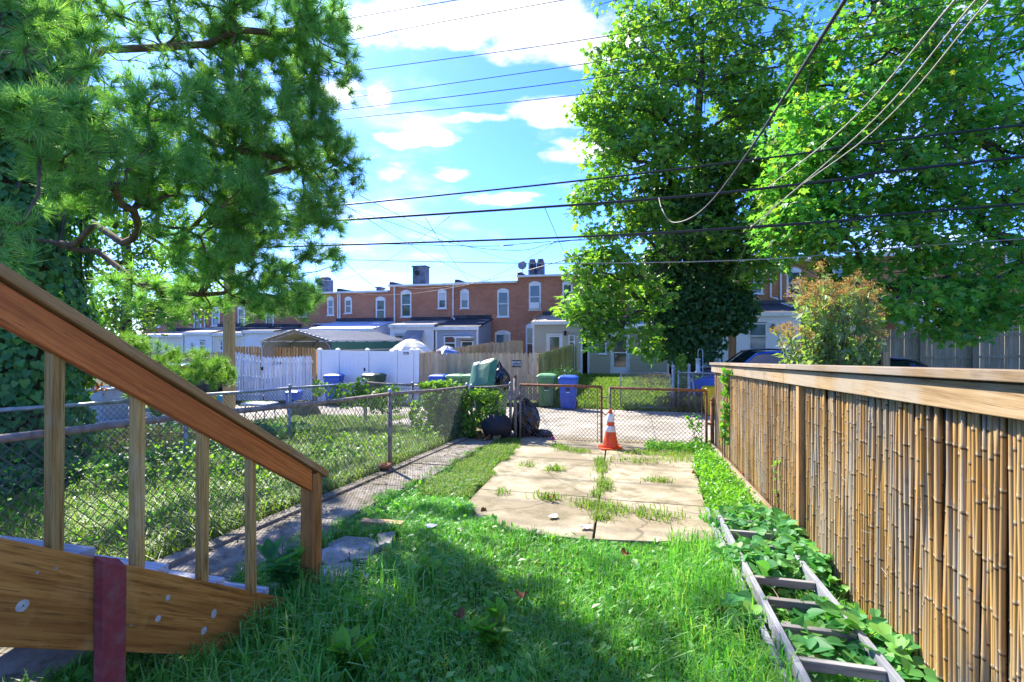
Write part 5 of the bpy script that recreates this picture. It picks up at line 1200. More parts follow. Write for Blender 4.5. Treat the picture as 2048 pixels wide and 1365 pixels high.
scrap('paper_scrap', 'small white scrap in the grass beside the stair newel', 'litter', 728, 1170, .07, 'paper', .9)
scrap('paper_scrap', 'folded white scrap on the paving beside the stair newel', 'litter', 640, 1163, .12, 'paper', .5)
for k, (x, y, w) in enumerate([(1043, 1218, 'in the middle of the lawn above the lone bright weed'), (918, 1262, 'in the lawn beside the lone bright weed'), (1252, 1130, 'in the lawn just in front of the parking pad'), (1443, 1252, 'in the long grass beside the ladder rail'),
                               (968, 1040, 'at the rounded corner of the parking pad'), (1102, 1010, 'on the parking pad near the torn paper strip'), (1388, 960, 'where the pad meets the low weeds by the bamboo fence')]): scrap('fallen_leaf', 'curled brown dead leaf ' + w, 'leaf', x, y, .075, 'dead', k * 1.3, 'fallen brown leaves', .5)
scrap('fallen_leaf', 'large rusty brown dead leaf beside the mossy timber', 'leaf', 972, 886, .16, 'dead', .7, 'fallen brown leaves', .6)
q = pg(1106, 886); fl = thing('flower', 'small purple flower head at the edge of the pad near the gate', 'flower', tuple(q))
Vf, Ff = leaves(np.repeat((q + np.array([0, 0, .07]))[None], 26, 0), rdir(26) + np.array([0, 0, .4]), rdir(26), .05, T_DIAMOND); stuff(mesh_np('petals', Vf, Ff, M['flower'], fl)); MB().tube([q, q + np.array([0, 0, .08])], .004, 4).build('stem', M['stone'], fl)
# ---------------------------------------------------------------- cars across the alley
def car(label, u, v, rz, paint, L=4.4, W=1.75, H=1.48, roofm=None):
    t = thing('parked_car', label, 'car', (u, v, float(g(u, v))), rz, 'cars parked across the alley'); b = MB(); hw = W / 2
    prof = [(-L / 2, .42), (-L / 2 + .04, .30), (L / 2 - .06, .28), (L / 2, .45), (L / 2 - .03, .70), (L / 2 - .35, .84), (L * .20, .93), (-L / 2 + .25, .95), (-L / 2 + .02, .80)]
    n = len(prof); vs = []
    for y, s in ((-hw, 0), (-hw + .10, .04), (hw - .10, .04), (hw, 0)):
        for x, z in prof: vs.append((x * (.985 if s == 0 else 1), y, z - (0.02 if s == 0 and z > .6 else 0)))
    fs = [tuple(range(n)), tuple(reversed(range(3 * n, 4 * n)))]
    for r in range(3):
        for i in range(n): fs.append((r * n + i, (r + 1) * n + i, (r + 1) * n + (i + 1) % n, r * n + (i + 1) % n))
    b.add(vs, fs).build('body', M[paint], t, True, local=True, bevel=.02)
    lo = [(-L * .44, .94), (L * .22, .92)]; hi = [(-L * .34, H - .05), (-L * .25, H), (L * .0, H - .01), (L * .05, H - .05)]
    cab = MB(); A = [(lo[0][0], -hw + .08, .93), (lo[1][0], -hw + .08, .91), (lo[1][0], hw - .08, .91), (lo[0][0], hw - .08, .93)]
    Bt = [(hi[0][0], -hw + .26, H - .07), (hi[3][0], -hw + .26, H - .07), (hi[3][0], hw - .26, H - .07), (hi[0][0], hw - .26, H - .07)]
    cab.add(A + Bt, [(0, 1, 5, 4), (1, 2, 6, 5), (2, 3, 7, 6), (3, 0, 4, 7), (4, 5, 6, 7)]); gl_ = cab.build('windows', M['carglass'], t, False, local=True)
    rf = MB(); x0, x1 = hi[0][0] - .04, hi[3][0] + .04; ys = hw - .24; R = []
    for x, z, k in ((x0, H - .075, .97), (x0 + .2, H - .02, 1), ((x0 + x1) / 2, H + .015, 1), (x1 - .25, H - .02, 1), (x1, H - .08, .97)):
        R += [(x, -ys * k, z - .015), (x, -ys * .6 * k, z + .02), (x, ys * .6 * k, z + .02), (x, ys * k, z - .015)]
    fs = [(i * 4 + j, (i + 1) * 4 + j, (i + 1) * 4 + j + 1, i * 4 + j + 1) for i in range(4) for j in range(3)]
    ro = rf.add(R, fs).build('roof', M[roofm or paint], t, True, local=True); sm = ro.modifiers.new('s', 'SOLIDIFY'); sm.thickness = .03
    for sx in (-1, 1):
        y0, y1 = sx * (hw - .075), sx * (hw - .25)
        for pm in (MB().beam((lo[1][0] + .01, y0, .92), (hi[3][0], y1, H - .07), .05, .05), MB().beam((lo[0][0] - .01, y0, .93), (hi[0][0], y1, H - .07), .08, .06), MB().beam((-L * .1, y0 * 1.005, .92), (-L * .13, y1 * 1.01, H - .07), .05, .05)): pm.build('pillar', M[roofm or paint], t, local=True)
        for wx in (-L * .30, L * .31):
            w = MB().lathe([(.16, -.10), (.30, -.10), (.325, -.07), (.325, .07), (.30, .10), (.16, .10)], 20, (wx, sx * (hw - .10), .325), Matrix.Rotation(math.radians(90), 4, 'X')).build('wheel', M['black'], t, True, local=True)
            MB().lathe([(.02, -.105), (.19, -.105), (.2, 0), (.19, .105), (.02, .105)], 16, (wx, sx * (hw - .10), .325), Matrix.Rotation(math.radians(90), 4, 'X')).build('rim', M['steel'], w, local=True)
        MB().bx(L / 2 - .14, L / 2 - .0, sx * (hw - .45), sx * (hw - .12), .58, .70).build('headlight', M['collar'], t, local=True, bevel=.02)
        MB().bx(-L / 2 - .0, -L / 2 + .1, sx * (hw - .4), sx * (hw - .1), .66, .80).build('tail_light', M['redpost'], t, local=True, bevel=.02)
        MB().bx(L * .14, L * .19, sx * (hw - .02) - .08, sx * (hw - .02) + .08, .94, 1.06).build('mirror', M[paint], t, local=True, bevel=.01)
    return t
car('blue car whose roof shows over the bamboo fence', U(1530, 17.6), 17.6, math.radians(165), 'carblue', H=1.70)
car('black car behind the blue one, by the white lean-to', U(1500, 21.5), 21.5, math.radians(175), 'carblack', H=1.60)
car('dark car beneath the right maple showing over the bamboo fence', U(1785, 16.5), 16.5, math.radians(10), 'carblack', H=1.52)
car('dark car parked behind the utility pole', U(405, 17.0), 17.0, math.radians(90), 'carblack', H=1.6)
# ---------------------------------------------------------------- utility poles and overhead wires
VP = 12.7
def util_pole(label, u, v, H=11.6):
    z = float(g(u, v)); t = thing('utility_pole', label, 'utility pole', (u, v, z))
    MB().tube([(u, v, z - .5), (u, v, z + 1), (u + .02, v, z + 5), (u + .03, v, z + H)], [.175, .165, .15, .12], 14).build('shaft', M['pole'], t, True)
    for k, zz in enumerate((H - .6, H - 1.7)):
        MB().beam((u, v - 1.1, z + zz), (u, v + 1.1, z + zz), .10, .11).build('crossarm', M['pole'], t)
        for y in (-.95, -.45, .45, .95): MB().lathe([(.03, 0), (.055, .03), (.03, .07), (.05, .10), (.02, .14)], 8, (u, v + y, z + zz + .056)).build('insulator', M['grey'], t, True)
    MB().lathe([(.2, 0), (.22, .05), (.22, .75), (.18, .82), (.02, .85)], 14, (u - .05, v - .42, z + H - 3.6)).build('transformer', M['grey'], t, True)
    return t
pp = pD(458, 700, 15.2); PU = float(pp[0]); VP = float(pp[1])
util_pole('brown wooden utility pole standing by the white picket gate', PU, VP)
util_pole('wooden utility pole beyond the right maple that carries the alley wires', PU + 46, VP)
def span(label, pts, r, mat='cable', sag=0.0, name='overhead_wire', group=None, n=18, smooth=True):
    """a wire through 3D points; two points hang in a curve"""
    P = [np.array(q, float) for q in pts]
    if len(P) == 2:
        P = [P[0] + (P[1] - P[0]) * s - np.array([0, 0, 4 * sag * s * (1 - s)]) for s in np.linspace(0, 1, n)]
    else:                                      # Catmull-Rom through the points
        Q = [2 * P[0] - P[1]] + P + [2 * P[-1] - P[-2]]; out = []
        for i in range(1, len(Q) - 2):
            for s in np.linspace(0, 1, 8, endpoint=False):
                a, b, c, d = Q[i - 1], Q[i], Q[i + 1], Q[i + 2]; out.append(.5 * ((2 * b) + (c - a) * s + (2 * a - 5 * b + 4 * c - d) * s * s + (3 * b - a - 3 * c + d) * s ** 3))
        P = out + [P[-1]]
    o = MB().tube(P, r, 6).build(name, M[mat], None, True)
    return tag(o, label, 'wire', group)
def on_line(px, py, dv=0): return pv(px, py, VP + dv)
def alley_wire(label, ctrl, r, mat='cable', dv=0.0, group=None, name='overhead_wire'):
    """ctrl: points of the photograph on the vertical plane of the poles; run on to both poles"""
    P = [on_line(x, y, dv) for x, y in ctrl]
    a, b = P[0], P[1]; k = (PU - a[0]) / (b[0] - a[0]); left = a + (b - a) * k
    c, d = P[-2], P[-1]; k = (PU + 46 - d[0]) / (d[0] - c[0]); right = d + (d - c) * k; right[2] = d[2] + (right[2] - d[2]) * .6
    span(label, [left] + P + [right], r, mat, name=name, group=group)
hv = 'thin power line crossing the sky, %s of six parallel high lines'; nth = ('topmost', 'second from the top', 'third from the top', 'fourth from the top', 'fifth from the top', 'lowest')
for k, (c, dv) in enumerate([([(700, 37), (915, 0)], -.95), ([(730, 75), (1130, 0)], -.45), ([(640, 152), (1200, 75), (1570, 0)], .45), ([(650, 203), (1190, 125), (1653, 46)], .95), ([(670, 222), (1165, 160), (1627, 88)], -.9), ([(690, 238), (1130, 193), (1600, 130)], .9)]):
    alley_wire(hv % nth[k], c, .009, 'cable', dv, 'parallel high power lines')
alley_wire('black cable, uppermost of three thick cables sagging in front of the maple', [(610, 418), (1130, 365), (1600, 308), (2048, 250)], .022, 'cable', -.2)
alley_wire('thick twisted bundle of cables, middle of three in front of the maple', [(620, 445), (1290, 400), (1700, 357), (2048, 314)], .030, 'cable', -.2)
alley_wire('thick black cable, lowest of three in front of the maple', [(560, 494), (1000, 480), (1300, 467), (1700, 440), (2048, 408)], .026, 'cable', -.2)
alley_wire('thin grey wire crossing below the three thick cables', [(690, 520), (1100, 527), (1550, 518), (2048, 478)], .011, 'cablegrey', .1)
alley_wire('thin dark wire just above the roof line', [(600, 487), (800, 489), (1010, 492), (1300, 470)], .008, 'cable', .1)
alley_wire('slack thin wire drooping over the raw wood fence gap', [(767, 440), (908, 488), (1040, 501), (1132, 483), (1400, 470)], .007, 'cable', 0)
def drop(label, a, b, r=.008, va=None, vb=VF - .1, sag=.25, mat='cable'):
    span(label, [on_line(*a), pv(b[0], b[1], vb)], r, mat, sag)
drop('service wire falling to the brick house with the white lean-to', (688, 409), (982, 565)); drop('service wire falling to the roof by the satellite dish', (719, 391), (1040, 525))
drop('steep service wire falling towards the roof gutter left of the dish', (850, 435), (938, 563), sag=.1); drop('short service wire falling into the maple beside the twin hoods', (1090, 417), (1154, 556), sag=.1)
drop('service wire rising from the gutter to the alley line right of the dish', (1112, 483), (888, 566), sag=.5); drop('service wire falling to the roof with the round vent', (688, 523), (767, 584), sag=.1)
drop('long pale wire slanting above the carport roof', (900, 433), (644, 560), sag=.6, mat='cablegrey'); drop('faint wire running low over the blue-roofed lean-to', (1132, 520), (700, 584), sag=.5)
drop('faint wire running low to the brick wall beside the gutter', (1180, 505), (795, 574), sag=.4)
# service drops to the house behind the lens
e1 = pD(1690, 0, 3.4); e1b = e1 + (e1 - pD(1500, 300, 7.0)) * .6
span('heavy black service cable with a slack loop under the middle cable bundle', [e1b, e1, pD(1500, 300, 7.0), pD(1430, 395, 9.0), pD(1385, 435, 10.0), pD(1345, 445, 10.8), pD(1325, 420, 11.2), on_line(1318, 396, -.2)], .016, 'cable')
def drop2(label, pts, r, mat): 
    a = pts[0]; b = pts[1]; span(label, [a + (a - b) * .5] + pts, r, mat)
drop2('tan service cable tied to the thick twisted bundle', [pD(1910, 0, 4.0), pD(1690, 253, 7.0), on_line(1537, 374, -.2)], .009, 'cabletan')
drop2('pale twin service cable reaching the lowest thick cable', [pD(1952, 0, 4.0), pD(1727, 260, 7.0), on_line(1500, 456, -.2)], .008, 'cabletan')
drop2('pale service cable running down past the ivy-clad maple', [pD(1978, 0, 4.2), pD(1745, 265, 7.5), pD(1505, 468, 13), pD(1445, 625, 24)], .008, 'cabletan')
drop2('thin wire slanting down through the pine beside the ivy', [pD(0, 55, 4.5), pD(147, 197, 5.5), pD(330, 380, 8.5), pD(450, 500, 15)], .007, 'cablegrey')
# ---------------------------------------------------------------- pine
def needles(P, S, per, ln, w):
    n = len(P) * per; p = np.repeat(P, per, 0); s = np.repeat(unit(S), per, 0); L = np.repeat(np.broadcast_to(ln, (len(P),)), per)
    q = RNG.normal(size=(n, 3)); q = unit(q - s * np.sum(q * s, 1, keepdims=True)); ph = np.radians(RNG.uniform(18, 82, n))[:, None]
    d = unit(s * np.cos(ph) + q * np.sin(ph) + np.array([0, 0, -.06])); base = p - s * (RNG.uniform(0, .085, n))[:, None]
    L = L * RNG.uniform(.75, 1.1, n); side = unit(np.cross(d, rdir(n))) * w
    tip = base + d * L[:, None]; V = np.stack([base - side, base + side, tip], 1).reshape(-1, 3)
    return V, [np.arange(n * 3).reshape(-1, 3)]
PX, PY = [float(x) for x in pD(50, 700, 6.6)[:2]]; PZ = float(g(PX, PY))
pine = thing('pine_tree', 'large pine whose long needled branches hang over the left of the yard', 'tree', (PX, PY, PZ))
trunk = [(PX, PY, PZ - .3), (PX + .05, PY, 1.5), (PX - .02, PY + .05, 3.2), (PX + .03, PY, 5.0), (PX, PY, 7.0), (PX + .05, PY, 9.0), (PX, PY, 11.0)]
MB().tube(trunk, [.36, .30, .27, .24, .20, .15, .07], 12).build('trunk', M['barkpine'], pine, True)
def guide(*pts): return [pD(*q) for q in pts]
pre = [(trunk, -1, .05), (guide((190, 112, 6.0), (330, 95, 5.4), (475, 60, 5.1), (600, 60, 5.4)), 3, .032), (guide((185, 178, 6.0), (290, 222, 5.4), (372, 256, 5.2), (470, 300, 5.3), (600, 330, 5.8)), 3, .026),
       (guide((150, 490, 5.8), (245, 487, 5.1), (277, 460, 4.9), (266, 420, 4.6), (228, 372, 4.2)), 2, .034), (guide((340, 500, 5.2), (450, 560, 5.6), (590, 600, 6.0)), 15, .020), (guide((150, 500, 6.0), (280, 570, 5.7), (400, 590, 5.8)), 2, .022),
       (guide((60, 330, 4.5), (80, 260, 3.6)), 3, .02), (guide((80, 100, 4.6), (60, 60, 3.9)), 3, .02), (guide((200, 690, 6.3), (300, 720, 6.6), (380, 735, 6.9)), 1, .02)]
blobs = [(80, 255, 3.3, 150, 75, .6, 34), (60, 55, 3.8, 120, 60, .6, 24), (240, 250, 4.4, 120, 70, .7, 40), (300, 330, 4.7, 120, 60, .7, 44), (430, 265, 5.1, 120, 65, .9, 62), (560, 265, 5.6, 115, 80, .9, 78), (655, 325, 6.0, 80, 75, .7, 48),
         (645, 85, 5.5, 70, 85, .9, 52), (540, 40, 5.4, 120, 60, .9, 60), (600, 150, 5.7, 90, 40, .8, 22), (400, 30, 5.2, 130, 35, .9, 34), (420, 385, 5.1, 130, 60, .9, 64), (550, 430, 5.6, 110, 60, .9, 62), (640, 510, 6.0, 45, 25, .5, 12), (650, 420, 6.0, 50, 40, .5, 20),
         (230, 400, 4.5, 80, 50, .6, 22), (480, 530, 5.6, 100, 50, .9, 58), (560, 595, 6.0, 75, 38, .7, 46), (350, 590, 5.8, 110, 45, .8, 36), (410, 480, 5.3, 90, 40, .7, 30), (20, 480, 2.9, 50, 60, .3, 7), (30, 555, 2.8, 30, 15, .2, 2), (455, 190, 5.5, 60, 60, .6, 22), (462, 330, 5.6, 50, 70, .6, 24), (460, 460, 5.6, 40, 60, .5, 20), (455, 90, 5.5, 45, 40, .5, 14), (620, 215, 5.9, 70, 40, .7, 24), (280, 150, 5.4, 90, 50, .8, 10), (440, 150, 5.4, 90, 50, .8, 14), (180, 20, 5.2, 100, 30, .6, 14),
         (600, 250, 8.6, 90, 60, 1.0, 20), (560, 330, 8.2, 110, 60, 1.0, 20), (500, 30, 9.2, 150, 40, 1.2, 24), (640, 60, 9.4, 55, 60, 1.0, 12), (150, -160, 6.0, 260, 110, 1.4, 70), (560, -90, 9.0, 170, 80, 1.2, 46), (470, -150, 5.8, 220, 110, 1.2, 70), (300, -420, 6.6, 330, 150, 1.6, 70), (-120, -60, 5.6, 160, 300, 1.2, 60), (200, -700, 6.6, 260, 160, 1.4, 50)]  # deeper and overhead tufts, added to cast shade on lawn and fence
blobs = [(*b[:6], int(b[6] * (1.25 if b[1] > -50 else .8))) for b in blobs]
C = blob_pts(blobs); low = blob_pts([(355, 735, 6.9, 80, 50, .5, 46), (270, 690, 6.6, 60, 30, .4, 16), (445, 735, 7.2, 30, 35, .3, 10), (330, 800, 6.9, 60, 20, .4, 10)])
tg = np.concatenate([C, low])
A, par, R, n0 = skeleton(pre, tg, .32, .0034, .42, .06)
V, Fs = draw_skeleton(A[:], par, np.where(np.arange(len(R)) < len(trunk), .0, R), 5, .16)
mesh_np('branches', V, Fs, M['barkpine'], pine, True)
tips = A[n0:]; pd_ = np.array([A[i] - A[par[i]] for i in range(n0, len(A))])
islow = (tips[:, 2] < 2.0)
S = unit(unit(pd_) * .8 + np.array([.25, -.1, .55]) + rdir(len(tips)) * .35)
hi = ~islow
V, Fs = needles(tips[hi], S[hi], 105, RNG.uniform(.13, .18, hi.sum()), .0030); mesh_np('needles', V, Fs, M['needle'], pine)
k2 = (R[n0:] < .02) & hi; extra = tips[k2] + rdir(k2.sum()) * .13; V, Fs = needles(extra, S[k2] + rdir(k2.sum()) * .5, 60, .14, .0028); mesh_np('needles', V, Fs, M['needle'], pine)
lw = np.concatenate([tips[islow]] + [tips[islow] + rdir(islow.sum()) * .10 for _ in range(2)]); V, Fs = needles(lw, unit(rdir(len(lw)) * .6 + np.array([.1, -.2, .8])), 80, .12, .0028); mesh_np('needles', V, Fs, M['needley'], pine)
o = MB().lathe([(.006, -.035), (.018, -.022), (.022, 0), (.016, .02), (.004, .034)], 8).build('pine_cone', M['cone'], None, True); cme = o.data; bpy.data.objects.remove(o)
sel = RNG.choice(np.where((C[:, 2] < 5.5))[0], 60, replace=False)
for i in sel:
    q = C[i] - np.array([0, 0, .03]); o = link('pine_cone', cme, pine, None, tuple(q - ORG[pine.name])); o.rotation_euler = tuple(RNG.uniform(-.7, .7, 3))
# ivy on the pine
def ivy_on(n, zmax, cx, cy, r0, r1, mat, label, size, name='ivy_plant', T=T_IVY, cat='ivy', zmin=None):
    z = RNG.uniform(0, 1, n) ** .9 * (zmax - (zmin if zmin is not None else PZ)) + (zmin if zmin is not None else PZ); a = RNG.uniform(0, 2 * math.pi, n)
    rr = (r0 + (r1 - r0) * (z / zmax)) * (1 + .22 * np.sin(3 * a + z * 1.4) + .18 * np.sin(z * 3.1 + a * 2)) * RNG.uniform(.82, 1.08, n)
    out = np.stack([np.cos(a), np.sin(a), np.zeros(n)], 1); P = np.stack([cx + rr * out[:, 0], cy + rr * out[:, 1], z], 1)
    ax = unit(np.array([0, 0, -1.0]) + out * .25 + rdir(n) * .55); nr = unit(out + np.array([0, 0, .35]) + rdir(n) * .4)
    V, Fs = leaves(P, ax, nr, size * RNG.uniform(.6, 1.25, n), T); t = thing(name, label, cat, (cx, cy, float(g(cx, cy))))
    mesh_np('leaves', V, Fs, M[mat], t)
    st = MB()
    for k in range(7):
        b = k * .9; st.tube([(cx + r0 * .75 * math.cos(b + z_ * .3), cy + r0 * .75 * math.sin(b + z_ * .3), z_) for z_ in np.linspace((zmin if zmin is not None else PZ) - .1, zmax * .9, 10)], .02, 5)
    st.build('stems', M['bark'], t, True)
    return t
ivy_on(20000, 8.2, PX, PY, .74, .50, 'ivy', 'dense dark ivy wrapped around the trunk of the pine', .085)
# ---------------------------------------------------------------- maples
def maple(label, base, trunk_pts, tr, pre2, blobs, per, rad, size, mat, bark='bark', bf=.3, rmin=.012, flat=.55, name='maple_tree', T=T_MAPLE, droop=.25, gap=(2.2, -1.0)):
    t = thing(name, label, 'tree', tuple(base)); MB().tube(trunk_pts, tr, 12).build('trunk', M[bark], t, True)
    C = blob_pts(blobs); C = C[holes3(C, gap[0], gap[1])]; A, par, R, n0 = skeleton([(trunk_pts, -1, .06)] + pre2, C, bf, rmin, .46, .16)
    V, Fs = draw_skeleton(A, par, np.where(np.arange(len(R)) < len(trunk_pts), .0, R), 5, .14); mesh_np('branches', V, Fs, M[bark], t, True)
    V, Fs = clump_leaves(A[n0:], per, rad, size, T, flat, None, droop); mesh_np('crown', V, Fs, M[mat], t)
    return t, C
b1 = pD(1372, 760, 21.0); b1[2] = float(g(b1[0], b1[1]))
tp = [b1 + np.array([0, 0, -.3])] + [pD(*q) for q in ((1375, 690, 21), (1380, 560, 21), (1385, 430, 21), (1390, 300, 21), (1400, 180, 21), (1405, 60, 21))]
D1 = 21.0
bl = [(1290, 120, D1, 115, 85, 2.2, 120), (1240, 215, D1 - 1, 95, 55, 2, 90), (1395, 85, D1, 115, 85, 2.2, 120), (1490, 40, D1, 60, 55, 1.5, 38), (1545, 150, D1, 80, 60, 2, 70), (1400, 220, D1, 150, 90, 2.6, 150), (1530, 265, D1, 105, 80, 2.2, 110), (1200, 225, D1 - 1, 50, 35, 1.2, 34),
      (1270, 330, D1 - 1.5, 105, 65, 2, 110), (1400, 350, D1 - 1, 130, 90, 2.2, 120), (1185, 395, D1 - 2, 45, 40, 1.1, 44), (1245, 440, D1 - 2, 90, 50, 1.7, 90), (1360, 470, D1 - 1.8, 130, 60, 1.8, 90), (1205, 540, D1 - 2.5, 75, 45, 1.5, 80), (1160, 610, D1 - 3, 45, 32, 1, 40), (1260, 590, D1 - 2.5, 80, 45, 1.5, 66),
      (1225, 650, D1 - 3, 40, 30, 1, 22), (1190, 680, D1 - 3, 25, 20, .8, 8), (1300, 680, D1 - 3, 30, 30, .8, 14), (1500, 400, D1 - 1, 100, 90, 2, 100), (1480, 530, D1 - 1.5, 80, 60, 1.6, 60), (1360, -60, D1, 220, 90, 3, 170), (1450, 130, D1, 60, 50, 1.5, 40), (1330, 250, D1 - 1, 80, 60, 1.6, 60), (1590, 320, D1, 75, 70, 1.8, 70), (1570, 430, D1 - .5, 70, 60, 1.6, 60), (1610, 220, D1, 60, 60, 1.6, 40), (1470, 330, D1 - 1, 80, 70, 1.6, 60), (1500, 200, D1, 70, 50, 1.6, 50), (1250, 130, D1 - .5, 70, 70, 1.6, 40), (1220, 300, D1 - 1.5, 60, 50, 1.3, 40), (1560, 90, D1, 50, 60, 1.4, 26), (1550, 380, D1 - 2, 60, 80, 1.4, 60), (1530, 480, D1 - 2, 60, 60, 1.4, 50)]
maple('tall green maple with an ivy-covered trunk across the alley', b1, tp, [.42, .36, .30, .25, .2, .14, .07], [], bl, 15, .50, .22, 'maple')
# its ivy
cx, cy = float(b1[0]), float(b1[1])
iv = [(1385, 420, D1 - .6, 85, 70, 1.1, 2600), (1385, 520, D1 - .8, 95, 90, 1.3, 3800), (1390, 620, D1 - .9, 105, 70, 1.4, 3600), (1345, 650, D1 - 1.2, 55, 60, 1.0, 1500), (1460, 620, D1 - .9, 60, 55, 1.0, 1500), (1375, 690, D1 - 1.0, 75, 45, 1.2, 1500), (1300, 390, D1 - .5, 35, 40, .6, 500), (1440, 330, D1 - .4, 45, 55, .7, 700), (1300, 560, D1 - .8, 40, 60, .8, 700)]
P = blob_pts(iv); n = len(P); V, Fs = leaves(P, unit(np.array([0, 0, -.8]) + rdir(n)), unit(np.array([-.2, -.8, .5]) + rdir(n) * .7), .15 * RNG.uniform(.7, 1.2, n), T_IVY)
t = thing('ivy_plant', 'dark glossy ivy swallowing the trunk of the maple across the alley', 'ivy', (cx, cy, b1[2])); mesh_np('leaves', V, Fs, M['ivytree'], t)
st = MB()
for k in range(6): st.tube([(cx + .35 * math.cos(k + z_ * .4), cy + .35 * math.sin(k + z_ * .4), z_) for z_ in np.linspace(b1[2] - .1, 6, 10)], .04, 5)
st.build('stems', M['bark'], t, True)
D2 = 13.5
b2 = pD(2190, 700, 14.0); b2[2] = float(g(b2[0], b2[1]))
tp = [b2 + np.array([0, 0, -.3])] + [pD(*q) for q in ((2185, 600, 14), (2170, 480, 14), (2165, 330, 14), (2170, 150, 14), (2160, -50, 14), (2160, -250, 14))]
pre2 = [(guide((2060, 488, 13.8), (1985, 470, 13.6), (1915, 392, 13.2), (1850, 335, 13.0), (1760, 290, 12.8)), 2, .06), (guide((2080, 420, 13.8), (1990, 300, 13.6), (1900, 180, 13.2), (1850, 60, 13)), 3, .05), (guide((2090, 560, 13.8), (1980, 560, 13.2), (1850, 575, 12.8), (1700, 560, 12.6)), 1, .045)]
bl = [(1760, 110, D2, 150, 95, 2, 130), (1900, 80, D2, 150, 110, 2, 130), (2030, 120, D2, 110, 150, 2, 110), (1680, 230, D2 - .5, 110, 80, 1.8, 100), (1820, 250, D2 - .5, 150, 80, 1.8, 130), (1980, 300, D2 - .5, 130, 110, 1.8, 130), (1610, 330, D2 - .6, 70, 70, 1.4, 64), (1740, 370, D2 - .8, 140, 80, 1.6, 120), (1900, 420, D2 - .8, 140, 70, 1.6, 110),
      (1620, 450, D2 - .8, 90, 55, 1.4, 70), (1760, 500, D2 - 1, 140, 55, 1.5, 100), (1950, 540, D2 - 1, 120, 60, 1.4, 90), (1680, 545, D2 - 1, 60, 30, 1.2, 22), (1830, 590, D2 - 1.2, 130, 45, 1.4, 80), (2000, 620, D2 - 1.2, 90, 45, 1.2, 60), (1760, 635, D2 - 1.4, 50, 25, .9, 22), (1900, 655, D2 - 1.4, 60, 25, .9, 26), (2040, 480, D2, 60, 80, 1.5, 50), (1650, 110, D2, 60, 55, 1.4, 40), (1570, 260, D2, 45, 40, 1, 26), (1640, 380, D2 - .6, 80, 50, 1.4, 60), (1580, 480, D2 - .8, 60, 50, 1.2, 44), (1700, 300, D2 - .5, 90, 60, 1.5, 60), (1880, 180, D2, 120, 70, 1.6, 70), (1550, 400, D2, 50, 60, 1.2, 40),
      (1850, -90, D2, 260, 100, 2.2, 150), (2080, -120, D2, 160, 130, 2, 90), (2190, 250, D2, 100, 260, 2.2, 120)]
t, C2 = maple('broad yellow-green maple spreading in from the right beyond the bamboo fence', b2, tp, [.36, .33, .3, .27, .22, .16, .09], pre2, bl, 16, .46, .16, 'maple2', bf=.25, rmin=.008)
# trees behind the pine
D3 = 21; b3 = pD(250, 740, D3); b3[2] = float(g(b3[0], b3[1])); tp = [b3 + np.array([0, 0, -.3])] + [pD(*q) for q in ((252, 640, D3), (258, 540, D3), (250, 420, D3))]
bl = [(300, 560, D3, 110, 80, 2.2, 130), (210, 520, D3, 110, 110, 2.2, 130), (370, 600, D3 - 1, 70, 45, 1.4, 50), (250, 640, D3 - 1.5, 100, 40, 1.4, 60), (330, 470, D3, 80, 60, 1.6, 60), (150, 620, D3, 100, 70, 2, 70), (230, 400, D3, 110, 70, 2, 70), (60, 480, D3, 110, 120, 2, 80)]
maple('sunlit yellow-green tree seen through the pine branches', b3, tp, [.25, .2, .15, .08], [], bl, 16, .5, .19, 'vine', name='broadleaf_tree', T=T_DIAMOND)
bl = [(300, 60, 24, 200, 80, 2.5, 50), (480, 130, 24, 120, 60, 2, 36), (380, 210, 24, 160, 40, 2, 26), (180, 150, 24, 90, 120, 2, 40), (200, 300, 24, 120, 60, 2, 30)]
b4 = pD(120, 760, 24); b4[2] = float(g(b4[0], b4[1])); tp = [b4 + np.array([0, 0, -.3])] + [pD(*q) for q in ((125, 560, 24), (135, 380, 24), (160, 200, 24), (200, 60, 24))]
maple('thin tall pale-leaved tree far behind the pine', b4, tp, [.3, .25, .2, .14, .08], [], bl, 16, .6, .2, 'vine', name='broadleaf_tree', T=T_DIAMOND)
# ---------------------------------------------------------------- flowering bush behind the bamboo fence
D5 = 6.6; b5 = pD(1655, 880, D5); b5[2] = float(g(b5[0], b5[1])); bush = thing('flowering_bush', 'tall bush with dried brown flower heads leaning over the bamboo fence', 'bush', tuple(b5))
heads = []; stm = MB(); LP = []; LA = []
for (px, py) in [(1575, 640), (1580, 600), (1590, 565), (1605, 575), (1625, 590), (1640, 560), (1655, 548), (1668, 562), (1685, 556), (1700, 575), (1715, 585), (1730, 575), (1740, 560), (1728, 600), (1700, 610), (1670, 600), (1640, 610), (1610, 620), (1590, 660), (1600, 690), (1570, 680), (1755, 640), (1762, 655), (1750, 680), (1740, 660), (1720, 645), (1690, 640), (1650, 640), (1620, 655), (1680, 670), (1710, 680), (1640, 690), (1660, 570), (1693, 590), (1565, 655)]:
    for rep in range(3):
        tip = pD(px + RNG.normal() * 14, py + RNG.normal() * 14, D5 + RNG.normal() * .3); base = b5 + np.array([RNG.normal() * .12, RNG.normal() * .12, 0]); mid = base + (tip - base) * .6 + np.array([RNG.normal() * .08, RNG.normal() * .08, .12])
        pts = [base, (base + mid) / 2 + RNG.normal(size=3) * .03, mid, (mid + tip) / 2, tip]; stm.tube(pts, [.008, .007, .005, .004, .002], 4); heads.append(tip)
        for s in np.linspace(.3, .97, 26):
            k = min(3, int(s * 4)); q = np.array(pts[k]) + (np.array(pts[k + 1]) - np.array(pts[k])) * (s * 4 - k); LP.append(q + RNG.normal(size=3) * .015); LA.append(unit(RNG.normal(size=3) + np.array([0, 0, .35])))
